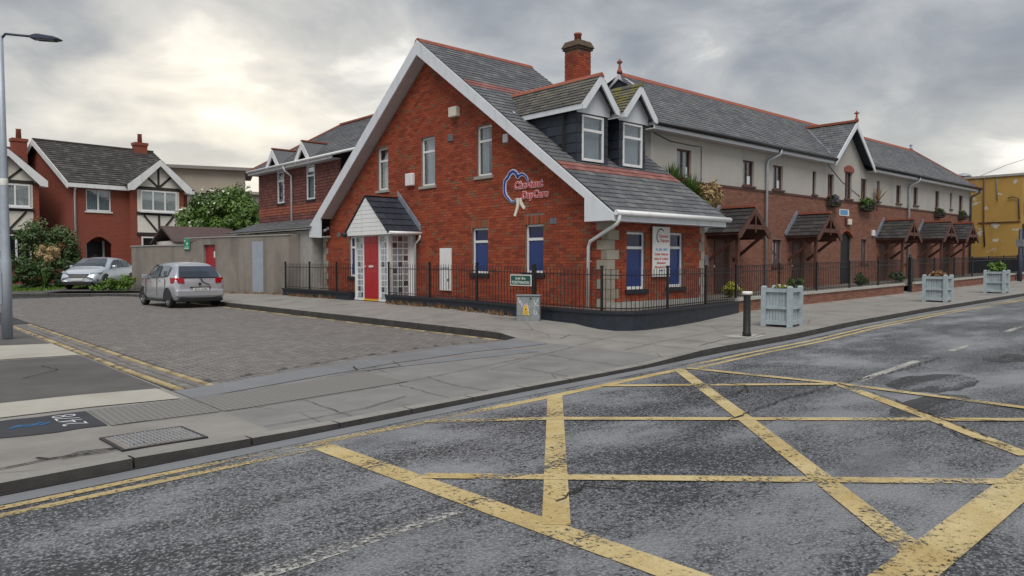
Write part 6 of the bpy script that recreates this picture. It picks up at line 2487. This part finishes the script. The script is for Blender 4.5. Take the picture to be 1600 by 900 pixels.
finial(18.66, RYt, RZt + .02, .46)
finial(GC, TY - .38, GA + .02, .42)
finial(43.1, RYt, RZt + .03, .30, 'lead')
gm = MB()
gback = EYt + (GA - EZt) / (RZt - EZt) * (RYt - EYt)
for sgn in (-1, 1):
    e = GC + sgn * GW
    gm.hexa([(GC, TY - .38, GA - .08), (e, TY - .38, EZt - .08), (e, EYt + .02, EZt - .08), (GC, gback + .05, GA - .08), (GC, TY - .38, GA), (e, TY - .38, EZt), (e, EYt + .02, EZt), (GC, gback + .05, GA)])
gmo = gm.build('gablet_roof', 'slate_hung', troof)
gsl = []
for sgn in (-1, 1):
    e = GC + sgn * GW
    for p in slates((e, TY - .38, EZt), (e, EYt + .1, EZt), (GC, gback + .1, GA), (GC, TY - .38, GA), .28, .19, .010).values():
        gsl += p
mb = MB()
for p in gsl:
    mb.hexa(p, back=False)
mb.build('gablet_slates', 'slate', troof, kind='stuff')
MB().bar((GC, TY - .40, GA + .04), (GC, gback, GA + .04), .2, .09).build('gablet_ridge', 'terracotta', troof)
MB().bar((GC - GW + .02, EYt + .05, EZt + .05), (GC - .03, gback + .02, GA + .03), .10, .02).build('valley', 'lead', troof)
for sgn in (-1, 1):
    e = GC + sgn * (GW + .06)
    pts = [(GC, GA - .01), (e, EZt - .06), (e, EZt - .26), (GC, GA - .24)]
    MB().prism(pts if sgn < 0 else pts[::-1], Pt_, .38, .42).build('gablet_bargeboard', 'white_board', te)
for a, b in ((17.0, GC - GW - .02), (GC + GW + .02, 45.6)):
    MB().box(a, b, EYt - .01, EYt + .02, EZt - .19, EZt - .08).build('fascia', 'white_board', te)
    MB().box(a, b, EYt + .02, TY, EZt - .19, EZt - .16).build('soffit', 'soffit', te)
    MB().tube([(a, EYt - .07, EZt - .03), (b, EYt - .07, EZt - .03)], .065, 8).build('gutter', 'iron', te)
for x, zb2, mt in ((23.68, gr_z(23.7), 'galvanised'), (36.4, gr_z(36.4), 'galvanised'), (45.0, gr_z(45), 'lamp_dark')):
    MB().tube([(x + .35, EYt - .07, EZt - .08), (x + .35, EYt - .05, EZt - .25), (x + .05, TY - .12, EZt - .45), (x, TY - .10, EZt - .6), (x, TY - .10, zb2 - .1)], .05, 8).build('downpipe', mt, te)
wr_ = MB()
wr_.tube([(17.4, TY - .04, 5.28), (18.2, TY - .04, 5.12), (19.4, TY - .04, 5.10), (19.8, TY - .04, 5.12), (19.8, TY - .04, 4.05)], .012, 4)
wr_.build('cable', 'cable', te)
MB().tube([(28.3, TY - .04, 5.35), (29.6, TY - .03, 4.75), (31.3, TY - .03, 4.25)], .010, 4).build('cable', 'cable', te)

# door canopies
for ci, (c, za) in enumerate(canopies):
    yf_ = 12.12
    hw2, ze_ = .92, za - .80
    mb = MB()
    for sgn in (-1, 1):
        e = c + sgn * hw2
        mb.hexa([(c, yf_, za - .05), (e, yf_, ze_ - .05), (e, TY, ze_ - .05), (c, TY, za - .05), (c, yf_, za), (e, yf_, ze_), (e, TY, ze_), (c, TY, za)])
    cn = mb.build('canopy', 'brown_wood', te)
    cs = []
    for sgn in (-1, 1):
        e = c + sgn * (hw2 + .02)
        for p in slates((e, yf_ - .04, ze_), (e, TY, ze_), (c, TY, za), (c, yf_ - .04, za), .30, .22, .014).values():
            cs += p
    lay(cn, 'slate', 'slates', 'slate_canopy', cs, 300)
    MB().bar((c, yf_ - .05, za + .045), (c, TY, za + .045), .16, .07).build('ridge_tiles', 'terracotta', cn)
    Pc = frame((0, yf_, 0), (1, 0, 0), (0, -1, 0))
    for sgn in (-1, 1):
        pts = [(c, za - .01), (c + sgn * (hw2 + .03), ze_ - .04), (c + sgn * (hw2 + .03), ze_ - .16), (c + sgn * (hw2 - .10), ze_ - .16), (c, za - .17)]
        MB().prism(pts if sgn < 0 else pts[::-1], Pc, 0, .05).build('bargeboard', 'brown_wood', cn)
        MB().bar((c + sgn * .72, yf_ + .08, ze_ - .12), (c + sgn * .72, TY, ze_ - .12), .09, .12).build('beam', 'brown_wood', cn)
        MB().bar((c + sgn * .72, yf_ + .25, ze_ - .16), (c + sgn * .72, TY - .02, ze_ - .85), .07, .09).build('bracket', 'brown_wood', cn)
    MB().fbox(Pc, c - .62, c + .62, ze_ + .12, ze_ + .26, .005, .045).build('collar', 'brown_wood', cn)
    MB().fbox(Pc, c - .03, c + .03, ze_ + .02, za - .12, .046, .06).build('king_post', 'brown_wood', cn)
    MB().box(c - .76, c - .66, yf_ + .10, yf_ + .20, gr_z(c) - .1, ze_ - .18).build('post', 'brown_wood', cn)
    fl = MB()
    for sgn in (-1,):
        fl.bar((c - hw2 - .05, TY - .03, ze_ + .05), (c - .1, TY - .03, za + .1), .03, .16)
    fl.build('flashing', 'lead', cn)
    a, b, z0_, z1_ = door_h[ci]
    dd = MB().fbox(Pt_, a + .04, b - .04, z0_, z1_, -.13, -.09).build('door', 'brown_wood', te)
    MB().fbox(Pt_, a + .2, b - .2, z0_ + 1.2, z1_ - .15, -.09, -.075).build('panel', 'brown_frame', dd)
    MB().fbox(Pt_, a + .2, b - .2, z0_ + .3, z0_ + 1.05, -.09, -.075).build('panel', 'brown_frame', dd)
    MB().tube([Pt_(a + .13, z0_ + 1.1, -.09), Pt_(a + .13, z0_ + 1.1, -.04)], .03, 8).build('knob', 'chrome', dd)

bs = root('blue_sign', Pt_(29.9, 3.4, 0), 'small blue and white plate above the dark arched doorway', 'sign')
MB().fbox(Pt_, 29.45, 30.30, 3.40, 3.66, .012, .03).build('panel', 'sign_white', bs)
MB().fbox(Pt_, 29.50, 30.18, 3.43, 3.63, .03, .034).build('field', 'sign_blue', bs)
wl = root('wall_light', Pt_(30.2, 3.0, 0), 'square cream wall lantern below the blue plate', 'light')
MB().fbox(Pt_, 30.05, 30.35, 3.05, 3.28, .012, .14).build('body', 'alarm_cream', wl, bevel=.01)
MB().fbox(Pt_, 29.95, 30.02, 3.03, 3.32, .012, .10).build('bracket', 'brown_frame', wl)
wl2 = root('alarm_box', Pt_(32.6, 2.6, 0), 'small white box on the terrace wall beside the arched window', 'alarm box')
MB().fbox(Pt_, 32.5, 32.75, 2.65, 2.9, .012, .10).build('cover', 'alarm_white', wl2, bevel=.02)
mp_ = root('meter_box', Pt_(19.9, 1.2, 0), 'small pale entry panel on the brick wall under the first canopy', 'meter box')
MB().fbox(Pt_, 20.05, 20.25, 1.4, 1.75, .012, .05).build('cover', 'vent_grey', mp_, bevel=.01)

# window boxes with plants
def window_box(x0, x1, z, label, mats, spread, seed):
    o = root('window_box', Pt_((x0 + x1) / 2, z, .1), label, 'window box')
    bsk = MB()
    for k in range(int((x1 - x0) / .08) + 1):
        x = x0 + k * .08
        bsk.tube([Pt_(x, z + .28, .03), Pt_(x, z + .05, .06), Pt_(x, z, .16), Pt_(x, z + .10, .27), Pt_(x, z + .28, .30)], .008, 4)
    bsk.tube([Pt_(x0, z + .28, .30), Pt_(x1, z + .28, .30)], .01, 4)
    bsk.build('basket', 'iron', o, kind='stuff')
    MB().fbox(Pt_, x0 + .03, x1 - .03, z + .03, z + .24, .05, .26).build('trough', 'soil', o)
    for m_i, (mt, nn, dz, sz) in enumerate(mats):
        foliage('leaves', mt, o, [(Pt_((x0 + x1) / 2, z + .28 + dz, .18), ((x1 - x0) / 2 + spread, .2, .2), 3)], nn, sz, seed + m_i)
    return o


window_box(28.25, 29.05, 3.68, 'window box with purple flowers at the gabled end of the terrace', [('leaf_dark', 500, 0, .045), ('flower_purple', 160, .05, .04)], .05, 71)
window_box(31.2, 32.2, 3.65, 'overgrown window box with trailing green leaves beside the arched window', [('leaf_dark', 700, -.05, .05), ('leaf_mid', 500, .1, .06)], .35, 75)
window_box(39.8, 40.6, 3.72, 'dark planted window box over the gap between two canopies', [('leaf_dark', 500, 0, .045)], .05, 79)
window_box(43.2, 43.9, 3.74, 'dark planted window box at the far end of the terrace', [('leaf_dark', 500, 0, .045)], .02, 83)
rp = root('red_plant', Pt_(32.6, 4.0, .2), 'spiky dark red plant growing beside the overgrown window box', 'plant')
blades('leaves', 'leaf_rust', rp, Pt_(32.7, 4.1, .2), 40, .75, .03, 5, .3, .5, .9)
MB().tube([Pt_(32.7, 3.7, .15), Pt_(32.7, 4.15, .2)], .02, 5).build('stem', 'bark', rp)

# spiky palms in the front garden next to the corner house
pm1 = root('cordyline_palm', (17.62, 12.72, .45), 'green spiky palm showing above the low eave of the corner house', 'palm')
MB().tube([(17.62, 12.72, .4), (17.68, 12.70, 2.2), (17.60, 12.74, 3.5)], [.10, .08, .07], 8).build('trunk', 'bark', pm1)
blades('leaves', 'leaf_mid', pm1, (17.60, 12.74, 3.42), 420, 1.05, .045, 7, .5)
pm2 = root('cordyline_palm', (18.35, 12.5, .45), 'palm with drooping dry straw coloured flower head beside the terrace wall', 'palm')
MB().tube([(18.35, 12.5, .4), (18.4, 12.5, 2.0), (18.45, 12.45, 3.0)], [.09, .07, .06], 8).build('trunk', 'bark', pm2)
blades('leaves', 'leaf_mid', pm2, (18.2, 12.55, 3.2), 380, 1.0, .045, 9, .55)
foliage('dry_flower', 'leaf_straw', pm2, [((18.68, 12.25, 3.48), (.44, .40, .42), 4)], 3600, .09, 13, .22)
for (x, y, n_l, lab) in ((19.4, 12.0, 'leaf_yellow', 'yellow flowering shrub behind the terrace railings by the first canopy'), (27.7, 11.7, 'leaf_dark', 'dark bush with white flowers beside the second canopy'), (31.6, 11.9, 'leaf_dark', 'dark potted bush right of the arched doorway'), (23.0, 11.8, 'leaf_mid', 'low green shrub under the downpipe of the terrace')):
    o = root('garden_bush', (x, y, gr_z(x)), lab, 'bush')
    foliage('leaves', n_l, o, [((x, y, gr_z(x) + .28), (.42, .28, .26), 2), ((x + .3, y, gr_z(x) + .24), (.3, .25, .2), 1)], 1100, .045, int(x * 10))
    MB().tube([(x, y, gr_z(x) - .05), (x, y, gr_z(x) + .4)], .02, 5).build('stem', 'bark', o)

# terrace garden, low brick wall and bow-topped railing
sheet('terrace_garden', 'garden_concrete', frange(17.41, 47, 1.0), 10.75, 13.4, lambda x, y: gr_z(x), 1)
LYw = 10.72
for x0, x1, lab in ((17.58, 28.9, 'low red brick wall with concrete coping beside the corner house'), (29.9, 46.5, 'low red brick wall with concrete coping running on to the yellow building')):
    o = root('low_wall', ((x0 + x1) / 2, LYw, rise((x0 + x1) / 2)), lab, 'wall')
    mb = MB()
    cp = MB()
    n = max(2, int((x1 - x0) / 1.5))
    xs = [x0 + (x1 - x0) * k / n for k in range(n + 1)]
    for a, b in zip(xs, xs[1:]):
        za_, zb3 = rise(a), rise(b)
        mb.hexa([(a, LYw - .10, za_), (b, LYw - .10, zb3), (b, LYw + .12, zb3), (a, LYw + .12, za_), (a, LYw - .10, za_ + .45), (b, LYw - .10, zb3 + .45), (b, LYw + .12, zb3 + .45), (a, LYw + .12, za_ + .45)])
        cp.hexa([(a, LYw - .15, za_ + .45), (b, LYw - .15, zb3 + .45), (b, LYw + .16, zb3 + .45), (a, LYw + .16, za_ + .45), (a, LYw - .15, za_ + .52), (b, LYw - .15, zb3 + .52), (b, LYw + .16, zb3 + .52), (a, LYw + .16, za_ + .52)])
    wl_ = mb.build('wall', 'terrace_mortar', o)
    Pl_ = lambda u_, v_, n_2=0.0: V((u_, LYw - .10 - n_2, v_ + rise(u_)))
    lay(wl_, 'brick', 'bricks', 'terrace_brick', bricks(Pl_, .075, .45, lambda v: x0, lambda v: x1, []), 300)
    cp.build('coping', 'concrete_pale', o)
    railing([(x0 + .1, LYw), ((x0 + x1) / 2, LYw), (x1 - .05, LYw)], lambda x, y: rise(x) + .52, .80, ('bow topped black railing on the low brick wall beside the corner house' if x0 < 20 else 'bow topped black railing on the low brick wall leading to the yellow building'), step=.115, posts=2.3, hoop=True, name='bow_top_railing')
gp = root('gate_post', (29.4, LYw, rise(29.4)), 'black iron gate post at the gap in the low brick walls', 'gate post')
MB().box(29.72, 29.84, LYw - .06, LYw + .06, rise(29.4), rise(29.4) + 1.45).build('post', 'iron', gp)
MB().lathe((29.78, LYw, rise(29.4) + 1.45), [(.07, 0), (.07, .03), (.03, .06), (.05, .10), (.01, .15)], 10).build('cap', 'iron', gp)

# yellow building at the end
yb = root('yellow_building', (52, 15, .6), 'two storey building with peeling mustard yellow side wall at the end of the terrace', 'building')
MB().box(47, 60, 11.35, 24, .3, 6.2).build('side_wall', 'yellow_render', yb)
MB().box(46.93, 60.1, 11.27, 24.1, 6.2, 6.32).build('parapet', 'stone_sill', yb)
MB().box(46.95, 47.0, 11.35, 24, .3, 1.75).build('plinth', 'dark_wall', yb)
MB().box(47.1, 60, 11.28, 11.345, .4, 3.6).build('shop_front', 'dark_wall', yb)
MB().box(47.3, 59.5, 11.20, 11.30, 4.2, 5.6).build('upper_front', 'cream_render', yb)
MB().tube([(46.95, 13.15, 6.2), (46.93, 13.12, 3.6), (46.95, 13.05, 2.4)], .035, 6).build('pipe', 'brown_frame', yb)
MB().tube([(46.95, 12.55, 6.1), (46.95, 12.5, 4.9)], .025, 5).build('pipe', 'vent_grey', yb)
MB().box(46.94, 47.0, 11.4, 13.4, 3.70, 3.74).build('ledge', 'brown_wood', yb)
MB().tube([(46.93, 12.0, 5.0), (46.90, 11.75, 5.06), (46.93, 11.5, 4.95), (46.93, 11.45, 3.8)], .03, 5).build('cable', 'cable', yb)
ds = root('satellite_dish', (48.0, 14.5, 6.3), 'grey satellite dish on the roof of the yellow building', 'satellite dish')
MB().lathe((48.0, 14.5, 6.45), [(.42, 0), (.40, .06), (.25, .16), (.08, .20)], 16).build('dish', 'galvanised', ds)
MB().tube([(48.0, 14.5, 6.25), (48.0, 14.5, 6.6)], .03, 6).build('mast', 'iron', ds)
ow = root('overhead_wire', (47, 11.5, 6.4), 'thin overhead wire running off the roof of the yellow building', 'wire')
MB().tube([(47.2, 13.4, 6.35), (46.5, 12.0, 6.75), (44, 9.4, 7.0), (38, 2, 8.0)], .012, 4).build('wire', 'cable', ow)
